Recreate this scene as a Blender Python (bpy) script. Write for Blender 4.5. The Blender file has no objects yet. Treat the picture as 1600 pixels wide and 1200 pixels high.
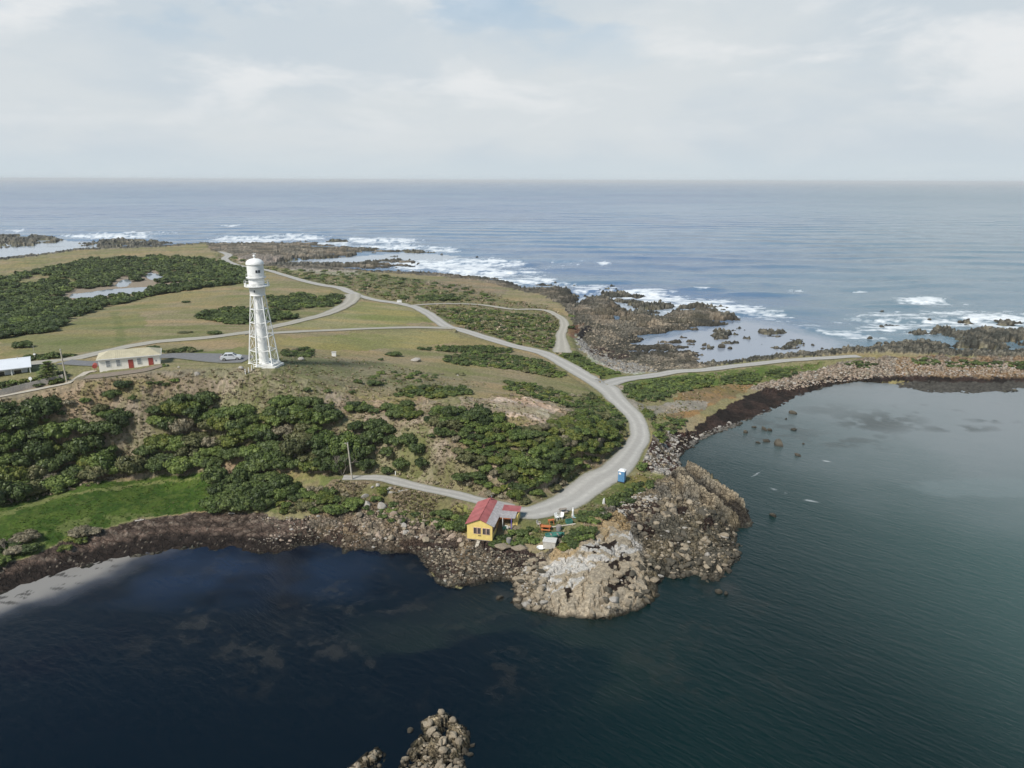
import bpy, bmesh, math, random
import numpy as np
from mathutils import Vector, Matrix
random.seed(7)
RNG = np.random.default_rng(11)
R = math.radians
scene = bpy.context.scene
COL = scene.collection

# ------------------------------------------------------------------ camera
CAM_H = 56.0
PITCH = R(16.0)
ROLL = R(0.2)
FPX = 1110.0                                   # focal length in pixels of a 1600 px wide frame
cam_d = bpy.data.cameras.new('camera')
cam_d.sensor_width = 36.0
cam_d.lens = 36.0 * FPX / 1600.0
cam_d.clip_start = 0.5
cam_d.clip_end = 90000.0
cam = bpy.data.objects.new('camera', cam_d)
COL.objects.link(cam)
rot = Matrix.Rotation(R(90) - PITCH, 3, 'X') @ Matrix.Rotation(ROLL, 3, 'Z')
cam.matrix_world = Matrix.Translation((0, 0, CAM_H)) @ rot.to_4x4()
scene.camera = cam
ROT = np.array(rot)

# ------------------------------------------------------------------ sky, sun, exposure
SUN_EL, SUN_AZ = R(48), R(222)                 # azimuth clockwise from +Y (view direction)
world = bpy.data.worlds.new('World'); scene.world = world; world.use_nodes = True
nt = world.node_tree; nt.nodes.clear()
def wn(t, **k):
    n = nt.nodes.new(t)
    for a, b in k.items(): setattr(n, a, b)
    return n
L = nt.links.new
w_out = wn('ShaderNodeOutputWorld'); w_bg = wn('ShaderNodeBackground'); w_bg.inputs['Strength'].default_value = 0.056
sky = wn('ShaderNodeTexSky', sky_type='NISHITA', sun_disc=False, sun_elevation=SUN_EL, sun_rotation=SUN_AZ, air_density=1.0, dust_density=1.5)
tc = wn('ShaderNodeTexCoord'); sep = wn('ShaderNodeSeparateXYZ'); L(tc.outputs['Generated'], sep.inputs[0])
def wmath(op, a, b=None, clamp=False):
    n = wn('ShaderNodeMath', operation=op, use_clamp=clamp)
    for i, v in enumerate((a, b)):
        if v is None: continue
        if isinstance(v, (int, float)): n.inputs[i].default_value = v
        else: L(v, n.inputs[i])
    return n.outputs[0]
zz = wmath('ADD', wmath('MAXIMUM', sep.outputs[2], 0.0), 0.26)
cx = wmath('DIVIDE', sep.outputs[0], zz); cy = wmath('DIVIDE', sep.outputs[1], zz)
comb = wn('ShaderNodeCombineXYZ'); L(cx, comb.inputs[0]); L(cy, comb.inputs[1])
def wnoise(scale, detail, rough, dist=0.0, off=(0, 0, 0)):
    mp = wn('ShaderNodeMapping'); L(comb.outputs[0], mp.inputs[0]); mp.inputs['Location'].default_value = off
    n = wn('ShaderNodeTexNoise'); L(mp.outputs[0], n.inputs['Vector'])
    n.inputs['Scale'].default_value = scale; n.inputs['Detail'].default_value = detail
    n.inputs['Roughness'].default_value = rough; n.inputs['Distortion'].default_value = dist
    return n.outputs['Fac']
def wramp(v, a, b, c=0.0, d=1.0):
    n = wn('ShaderNodeMapRange', interpolation_type='SMOOTHSTEP'); L(v, n.inputs[0])
    for i, q in zip((1, 2, 3, 4), (a, b, c, d)): n.inputs[i].default_value = q
    return n.outputs[0]
def wmix(f, a, b):
    n = wn('ShaderNodeMix', data_type='RGBA')
    if isinstance(f, float): n.inputs[0].default_value = f
    else: L(f, n.inputs[0])
    for i, v in ((6, a), (7, b)):
        if isinstance(v, tuple): n.inputs[i].default_value = v + (1,)
        else: L(v, n.inputs[i])
    return n.outputs[2]
n_big = wnoise(1.0, 6, 0.55, 0.3, (3.1, 1.7, 0)); n_puff = wnoise(2.2, 9, 0.55, 0.3, (7.9, 4.4, 0)); n_gap = wnoise(1.9, 7, 0.55, 0.2, (1.2, 9.3, 0))
cloud = wmix(wramp(n_big, 0.36, 0.62), (5.15, 5.75, 6.25), (5.85, 6.25, 6.5))
puff = wramp(n_puff, 0.46, 0.68)
puff = wmath('MULTIPLY', puff, wramp(sep.outputs[2], 0.02, 0.14, 0.0, 0.85))
cloud = wmix(puff, cloud, (7.1, 7.25, 7.35))
dp = wn('ShaderNodeVectorMath', operation='DOT_PRODUCT'); L(tc.outputs['Generated'], dp.inputs[0]); dp.inputs[1].default_value = Vector((.03, .955, .28)).normalized()
near_gap = wramp(dp.outputs['Value'], 0.972, 0.999, 0.0, 0.17)
gap = wmath('MULTIPLY', wramp(wmath('ADD', n_gap, near_gap), 0.56, 0.70), wramp(sep.outputs[2], 0.10, 0.26, 0.0, 0.75))
skyc = wmix(gap, cloud, wmix(0.5, sky.outputs[0], (3.9, 5.5, 6.9)))
skyc = wmix(wramp(sep.outputs[2], 0.0, 0.05, 0.75, 0.0), skyc, (5.3, 6.05, 6.5))       # milky band on the horizon
high = wmix(wramp(n_big, 0.4, 0.62), (0.25, 1.25, 2.6), (0.6, 1.7, 2.7))
skyc = wmix(wramp(sep.outputs[2], 0.28, 0.58, 0.0, 0.97), skyc, high)                    # thicker, darker, bluer cloud overhead
L(skyc, w_bg.inputs[0]); L(w_bg.outputs[0], w_out.inputs[0])

sun_d = bpy.data.lights.new('sun', 'SUN'); sun_d.energy = 2.3; sun_d.angle = R(12); sun_d.color = (1.0, 0.955, 0.89)
sun = bpy.data.objects.new('sun', sun_d); COL.objects.link(sun)
sdir = Vector((math.sin(SUN_AZ) * math.cos(SUN_EL), math.cos(SUN_AZ) * math.cos(SUN_EL), math.sin(SUN_EL)))
sun.rotation_euler = sdir.to_track_quat('Z', 'Y').to_euler()
vs = scene.view_settings; vs.view_transform = 'Standard'; vs.look = 'None'; vs.gamma = 1.0; vs.exposure = 1.05; vs.use_curve_mapping = False

# ------------------------------------------------------------------ photo <-> world
def raydir(px, py):
    px = np.asarray(px, float); py = np.asarray(py, float)
    d = np.stack([(px - 800) / FPX, (600 - py) / FPX, -np.ones_like(px)], -1)
    return d @ ROT.T
def P(px, py, z=0.0):
    d = raydir(px, py); t = (z - CAM_H) / d[..., 2]
    return d[..., 0] * t, d[..., 1] * t
def to_px(x, y, z):
    v = np.stack([x, y, z - CAM_H], -1) @ ROT
    w = -v[..., 2]
    return 800 + FPX * v[..., 0] / w, 600 - FPX * v[..., 1] / w

# ------------------------------------------------------------------ noise (numpy)
def hash2(ix, iy, s=0):
    h = (ix.astype(np.int64) * 374761393 + iy.astype(np.int64) * 668265263 + s * 974634777) & 0xffffffff
    h = ((h ^ (h >> 13)) * 1274126177) & 0xffffffff
    h = (h ^ (h >> 16)) & 0xffffffff
    h = (h * 2246822519) & 0xffffffff
    return ((h ^ (h >> 15)) & 0xffffff) / float(0xffffff)
def vnoise(x, y, s=0):
    ix = np.floor(x); iy = np.floor(y); fx = x - ix; fy = y - iy
    fx = fx * fx * (3 - 2 * fx); fy = fy * fy * (3 - 2 * fy)
    a = hash2(ix, iy, s); b = hash2(ix + 1, iy, s); c = hash2(ix, iy + 1, s); d = hash2(ix + 1, iy + 1, s)
    return (a * (1 - fx) + b * fx) * (1 - fy) + (c * (1 - fx) + d * fx) * fy
def fbm(x, y, s=0, o=4, g=0.5):
    t = 0; a = 1.0; n = 0; c, q = math.cos(0.6), math.sin(0.6)
    for i in range(o):
        t = t + a * vnoise(x, y, s + i * 17); n += a; a *= g
        x, y = (x * c - y * q) * 2.03, (x * q + y * c) * 2.03
    return t / n
def voro(x, y, s=0):
    ix = np.floor(x); iy = np.floor(y)
    f1 = np.full(x.shape, 9.0); f2 = np.full(x.shape, 9.0); cid = np.zeros(x.shape); vx = np.zeros(x.shape); vy = np.zeros(x.shape)
    for i in (-1, 0, 1):
        for j in (-1, 0, 1):
            cx_ = ix + i; cy_ = iy + j
            qx = cx_ + hash2(cx_, cy_, s) ; qy = cy_ + hash2(cx_, cy_, s + 5)
            dx = x - qx; dy = y - qy; d = np.sqrt(dx * dx + dy * dy)
            m = d < f1
            f2 = np.where(m, f1, np.minimum(f2, d)); 
            cid = np.where(m, hash2(cx_, cy_, s + 9), cid); vx = np.where(m, dx, vx); vy = np.where(m, dy, vy)
            f1 = np.where(m, d, f1)
    return f1, f2, cid, vx, vy
def sstep(v, a, b):
    t = np.clip((v - a) / (b - a), 0, 1); return t * t * (3 - 2 * t)
def inpoly(px, py, poly):
    px = np.asarray(px); py = np.asarray(py)
    P_ = np.asarray(poly, float); res = np.zeros(px.shape, bool)
    bb = (px >= P_[:, 0].min()) & (px <= P_[:, 0].max()) & (py >= P_[:, 1].min()) & (py <= P_[:, 1].max())
    if not bb.any(): return res
    x = px[bb]; y = py[bb]; r = np.zeros(x.shape, bool)
    for i in range(len(P_)):
        x1, y1 = P_[i]; x2, y2 = P_[i - 1]
        if y1 == y2: continue
        c = ((y1 > y) != (y2 > y)) & (x < (x2 - x1) * (y - y1) / (y2 - y1) + x1)
        r ^= c
    res[bb] = r
    return res
def segdist(x, y, pts, closed=False, wid=None):
    best = np.full(x.shape, 1e9); w = np.zeros(x.shape)
    n = len(pts)
    for i in range(n if closed else n - 1):
        ax, ay = pts[i][:2]; bx, by = pts[(i + 1) % n][:2]
        dx, dy = bx - ax, by - ay; l2 = dx * dx + dy * dy + 1e-9
        t = np.clip(((x - ax) * dx + (y - ay) * dy) / l2, 0, 1)
        d = np.hypot(x - ax - t * dx, y - ay - t * dy)
        if wid is not None:
            m = d < best; w = np.where(m, wid[i] * (1 - t) + wid[(i + 1) % n] * t, w)
        best = np.minimum(best, d)
    return (best, w) if wid is not None else best

# ------------------------------------------------------------------ survey of the place: shorelines
MAIN = [(-900,430),(-300,420),(0,406),(57,400),(120,391),(175,389),(250,386),(312,381),(400,380),(445,379),(475,376),(495,379),(520,383),(550,386),(575,386),(600,389),(627,391),(617,396),
 (585,397),(550,401),(505,404),(450,408),(418,412),(450,416),(500,414),(555,411),(590,407),(625,405),(655,407),(645,417),(610,419),(575,421),(580,425),(650,425),(700,427),(750,434),
 (775,435),(800,442),(812,449),(830,454),(845,450),(860,452),(875,449),(888,454),(896,461),(904,468),(897,479),(903,479),(910,470),(912,462),(930,465),(945,465),(957,470),(972,480),(985,488),
 (1008,492),(1028,497),(1040,491),(1050,485),(1070,480),(1087,475),(1102,478),(1115,484),(1125,492),(1145,494),(1160,498),(1137,505),(1110,513),(1077,517),(1060,524),(1035,523),
 (1012,531),(994,538),(1010,540),(1040,531),(1067,526),(1085,533),(1089,540),(1055,547),(1015,546),(990,549),(1040,550),(1075,548),(1091,551),(1098,560),(1086,566),(1100,572),(1130,571),(1180,565),
 (1240,558),(1290,555),(1335,551),(1380,551),(1440,553),(1500,556),(1560,557),(1640,558),(1800,562),(2300,570),
 (2300,602),(1800,603),(1600,606),(1560,613),(1500,616),(1450,613),(1410,606),(1395,600),(1340,597),(1290,604),(1240,625),(1200,645),(1165,657),(1140,673),(1110,681),(1080,700),(1062,716),(1068,733),
 (1085,735),(1120,750),(1142,770),(1165,800),(1173,815),(1152,828),(1148,860),(1140,888),(1115,905),(1080,895),(1037,903),(1025,930),(1000,953),(950,964),(880,968),(850,957),(815,948),
 (797,940),(802,922),(795,908),(770,905),(745,912),(720,921),(690,909),(668,893),(660,878),(645,868),(600,862),(560,858),(540,861),(512,849),(490,854),(462,856),(437,865),(390,863),
 (359,856),(331,860),(309,854),(265,860),(225,866),(187,873),(125,886),(62,906),(0,928),(-100,960),(-400,1060),(-900,1200)]
REEFS = [  # outline, crown height
 ([(-300,365),(0,367),(50,367),(98,370),(95,377),(60,383),(0,389),(-300,398)],1.6),
 ([(125,380),(150,376),(190,373),(230,375),(277,379),(250,385),(200,388),(165,389),(140,386)],1.5),
 ([(508,376),(525,374),(540,376),(530,380),(512,379)],1.2),
 ([(632,391),(650,388),(662,392),(682,395),(660,396),(640,395)],1.2),
 ([(610,401),(625,399),(629,402),(615,403)],.6),
 ([(838,443),(845,440),(856,441),(855,445),(842,445)],.8),
 ([(942,450),(955,447),(965,450),(975,456),(985,461),(972,466),(955,466),(941,461)],1.6),
 ([(966,470),(985,472),(1000,470),(1015,476),(1035,471),(1048,475),(1063,471),(1065,477),(1045,483),(1030,490),(1005,491),(990,485),(975,478)],1.5),
 ([(985,461),(997,459),(1003,463),(990,465)],.8),
 ([(1106,479),(1113,474),(1130,478),(1142,487),(1120,488)],1.3),
 ([(1109,524),(1118,519),(1135,516),(1150,512),(1170,509),(1172,515),(1150,521),(1135,530),(1115,531)],1.1),
 ([(1131,537),(1150,530),(1165,526),(1185,529),(1198,537),(1180,537),(1165,536),(1140,539)],.8),
 ([(1173,522),(1180,514),(1190,510),(1203,513),(1215,512),(1228,517),(1238,522),(1222,526),(1200,524)],1.2),
 ([(1226,536),(1245,530),(1258,533),(1262,543),(1248,541),(1235,545)],.7),
 ([(1200,549),(1210,543),(1222,546),(1218,552)],.6),
 ([(1084,542),(1092,540),(1117,541),(1116,546),(1098,547)],.5),
 ([(1368,551),(1385,545),(1400,537),(1420,533),(1435,530),(1455,531),(1472,532),(1487,540),(1489,551),(1440,553),(1400,554)],1.5),
 ([(1480,524),(1500,517),(1515,516),(1530,512),(1550,515),(1570,516),(1600,516),(1640,515),(1900,512),(1900,536),(1640,538),(1600,537),(1572,537),(1566,550),(1540,556),(1500,552),(1490,541),(1483,533)],2.0),
 ([(1445,513),(1455,508),(1466,506),(1480,510),(1496,515),(1478,521),(1455,523)],1.3),
 ([(1418,521),(1430,516),(1445,517),(1452,523),(1440,528),(1422,527)],1.2),
 ([(1345,545),(1355,538),(1370,536),(1371,544),(1352,549)],.8),
 ([(1385,510),(1395,508),(1403,512),(1390,516)],.8),
 ([(1500,502),(1510,499),(1519,505),(1506,509)],.8),
 ([(1567,502),(1580,500),(1583,504),(1570,506)],.6),
 ([(560,1290),(598,1225),(622,1195),(638,1172),(658,1150),(661,1128),(685,1112),(700,1117),(716,1126),(729,1150),(733,1172),(724,1200),(742,1235),(742,1290)],.8),
 ([(515,1290),(520,1225),(540,1203),(562,1187),(588,1171),(598,1182),(592,1212),(575,1245),(560,1290)],.8),
]
CTRL = [(-300,640,17),(0,600,18),(100,590,18.6),(200,580,19.2),(300,570,19.5),(408,573,19.5),(460,577,18.3),(520,592,16.3),(0,560,17.3),(130,560,17.8),(300,537,17.3),(400,527,16.3),(470,555,17.3),
 (0,500,11),(100,500,12),(200,500,13),(300,490,13),(400,482,12),(300,450,9.5),(200,470,8),(160,452,5.2),(100,465,5.6),(240,432,5.2),(0,450,6),(0,420,3.5),(100,410,3.5),(300,405,4),(350,398,4),(400,412,5),
 (470,432,7),(560,460,9),(650,445,6),(600,490,11),(690,512,10.5),(550,515,13),(600,560,13.5),(700,560,11.5),(760,520,8.5),(820,550,7.5),(860,555,6.5),(750,480,6),(880,500,5),(880,535,5),(905,582,6),(950,600,5),
 (800,455,2.5),(700,445,4),(800,600,10.5),(880,620,8.5),(700,600,13),(600,620,14),(650,680,11.5),(750,680,11.5),(850,700,9.5),(950,700,6.5),(985,650,5),(1000,680,4.5),(975,712,4.2),(930,755,3.8),(870,790,3.6),
 (820,800,3.6),(760,787,3.8),(700,772,4.3),(620,755,4.8),(550,747,5.2),(470,745,5),(780,750,6),(700,730,8),(600,710,8),(500,680,10.5),(400,640,14),(300,620,15.8),(200,640,14.5),(100,640,15),(0,655,14),
 (400,700,8),(300,690,8),(200,700,7.5),(100,720,6.5),(0,740,6),(330,738,4.5),(150,757,4.2),(0,802,3.8),(-300,870,3.5),(200,800,2.6),(0,870,2.0),(320,800,2.2),(400,800,2.4),(500,800,2.8),(200,835,1.2),(100,875,1.0),
 (300,835,1.2),(400,840,1.2),(480,835,1.3),(600,810,3.2),(650,840,1.5),(740,848,1.8),(750,880,1.2),(700,890,1.1),(800,830,2.7),(850,815,3.2),(880,800,3.4),(850,848,2.7),(900,835,3.6),(880,880,2.4),(930,870,3.0),(940,920,2.1),
 (880,945,1.5),(980,870,2.4),(1000,920,1.6),(1000,830,2.6),(960,800,3.5),(1000,775,3.5),(1050,760,3.3),(1085,745,2.9),(1120,780,2.1),(1060,820,2.4),(1100,850,1.8),(1150,810,1.8),(1050,880,1.4),(1020,740,3.6),(1030,700,2.8),
 (1050,690,2.0),(1020,650,4),(1080,640,2.9),(1050,670,2.6),(1120,650,1.4),(1130,620,2.3),(1000,602,4.8),(1100,577,3.7),(1200,567,3.4),(1300,560,3.4),(1400,559,3.2),(1600,566,3.0),(1150,607,1.9),(1250,602,1.1),(1250,585,2.2),
 (1400,587,1.3),(1600,590,1.2),(1500,603,.5),(1800,603,.5),(1800,575,2.4),(2300,590,1.5),(1000,587,2.6),(960,570,2),(930,540,1.8),(1050,565,1.0),(920,500,2.2),(1000,520,1.4),(1000,500,1.9),(950,480,2.4),(1080,490,2.4),
 (1120,500,1.6),(870,460,3.2),(800,460,2.6),(700,435,2),(600,432,3),(560,417,1.8),(450,393,1.8),(550,394,1.5),(350,390,3),(200,395,3)]

# roads: (px, py, width m)
ROADS = {
 'shore_track': [(536,746,2.0),(560,746,2.2),(600,747,2.6),(650,757,2.6),(700,770,2.6),(740,782,2.7),(775,791,3.2),(812,800,3.6)],
 'main': [(806,801,3.5),(830,802,5.0),(858,795,5.4),(893,779,5.8),(930,754,6.6),(966,726,6.0),(991,700,4.6),(1000,676,4.2),(991,652,4.2),(967,626,5.0),(943,604,6.4),(915,588,5.2),(880,568,5.0),(850,553,4.8),(800,540,4.4),(750,525,4.2),(725,517,4.2),(695,508,4.4),
          (670,491,4.2),(650,481,4.2),(625,475,4.0),(587,469,3.8),(559,462,4.2),(545,456,4.6),(530,450,4.6),(500,445,4.4),(470,438,4.2),(443,430,4),(419,423,4),(385,418,4),(362,412,4.5),(351,405,5),(357,399,5.5),(345,394,4)],
 'field_road': [(551,460,7),(550,468,6),(540,477,5.5),(512,490,4.8),(470,501,4.5),(427,511,4.3),(390,519,4.0),(325,527,3.8),(250,534,3.8),(200,542,3.8),(150,553,4.2),(100,563,4.5),(60,567,4.5),(0,575,4.5),(-200,600,4.5)],
 'cross_track': [(392,521,3.2),(427,520,3.2),(480,518,3.2),(525,516,3.2),(575,514,3.2),(625,512,3.2),(670,512,3.2),(708,515,3.4)],
 'reef_track': [(640,477,2.6),(700,475,2.6),(750,477,2.8),(800,483,2.8),(830,484,3.0),(855,487,3.2),(873,495,3.2),(882,507,3.4),(877,522,3.6),(878,537,4.4),(878,551,6.5)],
 'causeway_road': [(945,600,6.0),(980,592,4.6),(1050,583,4.0),(1100,577,3.8),(1180,569,3.6),(1240,563,3.6),(1300,559,3.4),(1342,557,3.2)],
 'lookout_drive': [(100,567,4),(160,568,4),(205,563,3),(250,558,4),(290,557,5.5),(330,559,7.5),(365,560,8),(388,561,6)],
}
PATHS = {'concrete_path': [(-60,637,1.3),(0,622,1.3),(40,612,1.3),(80,602,1.3),(107,596,1.2),(135,581,1.2),(150,579,1.0)],
         'gravel_yard': [(255,571,1.3),(225,578,3.0),(190,584,3.4),(160,588,3.4),(135,590,3)]}
PONDS = [([(107,465),(112,459),(128,458),(150,455),(175,451),(205,449),(237,449),(232,455),(215,458),(185,461),(160,463),(130,467)],5.1),
         ([(178,447),(188,438),(203,436),(207,441),(200,447),(188,449)],5.1),
         ([(224,432),(232,426),(246,428),(258,431),(250,436),(235,437)],5.1)]

# ------------------------------------------------------------------ height model
c_ = np.array(CTRL, float)
cxw, cyw = P(c_[:, 0], c_[:, 1], c_[:, 2])
def uv(x, y):
    D = np.hypot(x, y); return np.stack([np.arctan2(x, y) * 1.0, np.log(np.maximum(D, 5))], -1)
CU = uv(cxw, cyw)
def tpsk(r2): return 0.5 * r2 * np.log(r2 + 1e-12)
def fit(CU, val, lam=2e-4):
    n = len(CU); r2 = ((CU[:, None] - CU[None]) ** 2).sum(-1)
    A = np.zeros((n + 3, n + 3)); A[:n, :n] = tpsk(r2) + lam * np.eye(n)
    A[:n, n] = 1; A[:n, n + 1:] = CU; A[n, :n] = 1; A[n + 1:, :n] = CU.T
    return np.linalg.solve(A, np.concatenate([val, np.zeros(3)]))
WT = fit(CU, c_[:, 2])
def tps(x, y):
    q = uv(x, y).reshape(-1, 2); out = np.empty(len(q)); n = len(CU)
    for i in range(0, len(q), 40000):
        s = q[i:i + 40000]; r2 = ((s[:, None] - CU[None]) ** 2).sum(-1)
        out[i:i + 40000] = tpsk(r2) @ WT[:n] + WT[n] + s @ WT[n + 1:]
    return np.clip(out, 0.25, 21).reshape(x.shape)

AZ = np.radians(np.arange(-50, 50.001, 0.085))
dl = [48.0]
while dl[-1] < 950:
    d = dl[-1]; dl.append(d + max(0.2 if d < 150 else 0.3, d * d / (CAM_H * 711) * 0.85))
DS = np.array(dl)
AA, DD = np.meshgrid(AZ, DS)                    # rows = distance
GX = DD * np.sin(AA); GY = DD * np.cos(AA)

def coast_sd(x, y):
    """height from the shorelines: max over land bodies"""
    wob = (fbm(x / 2.2, y / 2.2, 3, 3) - 0.5)
    wob2 = fbm(x / 7, y / 7, 13, 4) - .5
    D = np.hypot(x, y)
    amp = np.clip(D / 100, .8, 5) * 1.1
    best = np.full(x.shape, -30.0); hh = np.full(x.shape, -3.0)
    t = None
    bodies = [(MAIN, None)] + REEFS
    for poly, h in bodies:
        wx, wy = P([p[0] for p in poly], [p[1] for p in poly], 0.0)
        pts = np.stack([wx, wy], -1)
        near = (x > wx.min() - 30) & (x < wx.max() + 30) & (y > wy.min() - 30) & (y < wy.max() + 30)
        if not near.any(): continue
        xs = x[near]; ys = y[near]
        ins = inpoly(xs, ys, pts); d = segdist(xs, ys, pts, True)
        s = np.where(ins, d, -d) + wob[near] * amp[near] * (2.2 if h is None else 1.2) + (0 if h is None else (wob2[near] * np.clip(D[near] / 110, .4, 4) * 4.0 * (D[near] > 120)))
        if h is None:
            tt = tps(xs, ys); Dn = D[near]; k = np.where(Dn < 160, 2.6, 4.0)
            z = np.where(s > 0, tt * (1 - np.exp(-np.maximum(s, 0) / k)), np.maximum(s * 0.35, -3))
        else:
            k = 1.6 if h and pts[:, 1].max() < 90 else 3.2
            z = np.where(s > 0, h * (1 - np.exp(-np.maximum(s, 0) / k)), np.maximum(s * 0.35, -3))
        o = hh[near]; m = z > o; o[m] = z[m]; hh[near] = o
        b = best[near]; best[near] = np.maximum(b, s)
    return hh, best
ZB, SD = coast_sd(GX, GY)
_px, _py = to_px(GX, GY, np.zeros(GX.shape)); _n = fbm(GX / 13, GY / 5.5, 141, 5, .55)
_fl = inpoly(_px, _py, [(905,455),(1170,455),(1175,530),(1100,560),(1000,552),(960,520),(925,500)]) | inpoly(_px, _py, [(430,372),(700,380),(900,445),(880,462),(790,446),(640,428),(440,424)]) | (SD > -5) & ~inpoly(_px, _py, MAIN) & (np.hypot(GX, GY) > 120)
ZB = np.where(_fl & (ZB > -.5), ZB - 3.2 * sstep(_n, .50, .66) * sstep(ZB, 3.2, 2.2), ZB); ZB = np.maximum(ZB, -3)
# ponds: hollow
for poly, zp in PONDS:
    wx, wy = P([p[0] for p in poly], [p[1] for p in poly], zp); pts = np.stack([wx, wy], -1)
    near = (GX > wx.min() - 20) & (GX < wx.max() + 20) & (GY > wy.min() - 20) & (GY < wy.max() + 20)
    xs = GX[near]; ys = GY[near]; d = np.where(inpoly(xs, ys, pts), 1, -1) * segdist(xs, ys, pts, True)
    z = ZB[near]; f = sstep(d, -14, 0); z = z * (1 - f) + (zp + .15) * f; z = np.where(d > 0, zp - 0.5 * sstep(d, 0, 2), z); ZB[near] = z

def lookup(F, x, y):
    a = (np.arctan2(x, y) - AZ[0]) / (AZ[1] - AZ[0]); D = np.hypot(x, y)
    r = np.interp(D, DS, np.arange(len(DS)))
    a = np.clip(a, 0, len(AZ) - 1.001); r = np.clip(r, 0, len(DS) - 1.001)
    i = np.floor(r).astype(int); j = np.floor(a).astype(int); fr = r - i; fa = a - j
    return (F[i, j] * (1 - fa) + F[i, j + 1] * fa) * (1 - fr) + (F[i + 1, j] * (1 - fa) + F[i + 1, j + 1] * fa) * fr
def ground(px, py, F=None):
    """first place where the sight line through a photo point meets the land (or water)"""
    px = np.atleast_1d(np.asarray(px, float)); py = np.atleast_1d(np.asarray(py, float))
    d = raydir(px, py); h = np.hypot(d[:, 0], d[:, 1]); ux = d[:, 0] / h; uy = d[:, 1] / h; sl = d[:, 2] / h
    Ds = np.exp(np.linspace(math.log(50), math.log(940), 900))
    F = ZB if F is None else F
    X = ux[:, None] * Ds; Y = uy[:, None] * Ds; Zr = CAM_H + sl[:, None] * Ds
    Zt = np.maximum(lookup(F, X, Y), 0.0)
    below = Zr <= Zt; k = np.argmax(below, 1); k = np.where(below.any(1), k, len(Ds) - 1); k0 = np.maximum(k - 1, 0)
    n = np.arange(len(px)); e1 = Zr[n, k] - Zt[n, k]; e0 = Zr[n, k0] - Zt[n, k0]; t = e0 / (e0 - e1 + 1e-9); t = np.clip(t, 0, 1)
    D = Ds[k0] * (1 - t) + Ds[k] * t
    x = ux * D; y = uy * D
    return x, y, np.maximum(lookup(F, x, y), 0.0)

PX, PY = to_px(GX, GY, np.maximum(ZB, 0))

# roads in world space
RW = {}
def resample(pts, step=1.5):
    p = np.array(pts); q = [p[0]]
    # Catmull-Rom
    n = len(p); out = []
    for i in range(n - 1):
        p0 = p[max(i - 1, 0)]; p1 = p[i]; p2 = p[i + 1]; p3 = p[min(i + 2, n - 1)]
        m = max(2, int(np.hypot(*(p2 - p1)[:2]) / step))
        for k in range(m):
            t = k / m
            out.append(0.5 * ((2 * p1) + (-p0 + p2) * t + (2 * p0 - 5 * p1 + 4 * p2 - p3) * t * t + (-p0 + 3 * p1 - 3 * p2 + p3) * t ** 3))
    out.append(p[-1]); return np.array(out)
for nm, pl in list(ROADS.items()) + list(PATHS.items()):
    x, y, z = ground([p[0] for p in pl], [p[1] for p in pl])
    RW[nm] = resample(np.stack([x, y, [p[2] for p in pl]], -1))
RD = np.full(GX.shape, 99.0); RZ = np.zeros(GX.shape)
for nm, pts in RW.items():
    near = (GX > pts[:, 0].min() - 12) & (GX < pts[:, 0].max() + 12) & (GY > pts[:, 1].min() - 12) & (GY < pts[:, 1].max() + 12) & (ZB > 0)
    ps = pts[::2] if len(pts) > 12 else pts
    d, w = segdist(GX[near], GY[near], ps[:, :2], wid=ps[:, 2])
    zc = lookup(ZB, ps[:, 0], ps[:, 1]); zc = np.convolve(np.pad(zc, 3, mode='edge'), np.ones(7) / 7, 'valid')
    _, zz_ = segdist(GX[near], GY[near], ps[:, :2], wid=zc)
    e = d - w / 2; cur = RD[near]; b = e < cur; t_ = RZ[near]; t_[b] = zz_[b]; RZ[near] = t_; RD[near] = np.minimum(cur, e)
ff_ = 1 - sstep(RD, .5, 3.5); ZB0 = ZB; ZB = ZB * (1 - ff_) + RZ * ff_
# ------------------------------------------------------------------ helpers: objects, materials
def tag(o, label=None, cat=None, group=None, kind=None):
    if label: o['label'] = label
    if cat: o['category'] = cat
    if group: o['group'] = group
    if kind: o['kind'] = kind
    return o
def link(name, me, mat=None, parent=None):
    o = bpy.data.objects.new(name, me); COL.objects.link(o)
    if mat is not None and me is not None:
        for m in (mat if isinstance(mat, (list, tuple)) else [mat]): me.materials.append(m)
    if parent: o.parent = parent
    return o
def np_mesh(name, V, F, smooth=False):
    """V (n,3), F (m,k) same-size faces"""
    V = np.asarray(V, np.float32); F = np.asarray(F, np.int32); k = F.shape[1]
    me = bpy.data.meshes.new(name); me.vertices.add(len(V)); me.vertices.foreach_set('co', V.ravel())
    me.loops.add(F.size); me.loops.foreach_set('vertex_index', F.ravel())
    me.polygons.add(len(F)); me.polygons.foreach_set('loop_start', np.arange(0, F.size, k, dtype=np.int32))
    me.update(calc_edges=True)
    me.polygons.foreach_set('use_smooth', np.full(len(F), smooth)); 
    return me
def attr_f(me, name, v):
    a = me.attributes.new(name, 'FLOAT', 'POINT'); a.data.foreach_set('value', np.asarray(v, np.float32).ravel())
def attr_c(me, name, v):
    v = np.asarray(v, np.float32); v = np.concatenate([v, np.ones((len(v), 1), np.float32)], 1)
    a = me.attributes.new(name, 'FLOAT_COLOR', 'POINT'); a.data.foreach_set('color', v.ravel())

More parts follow.
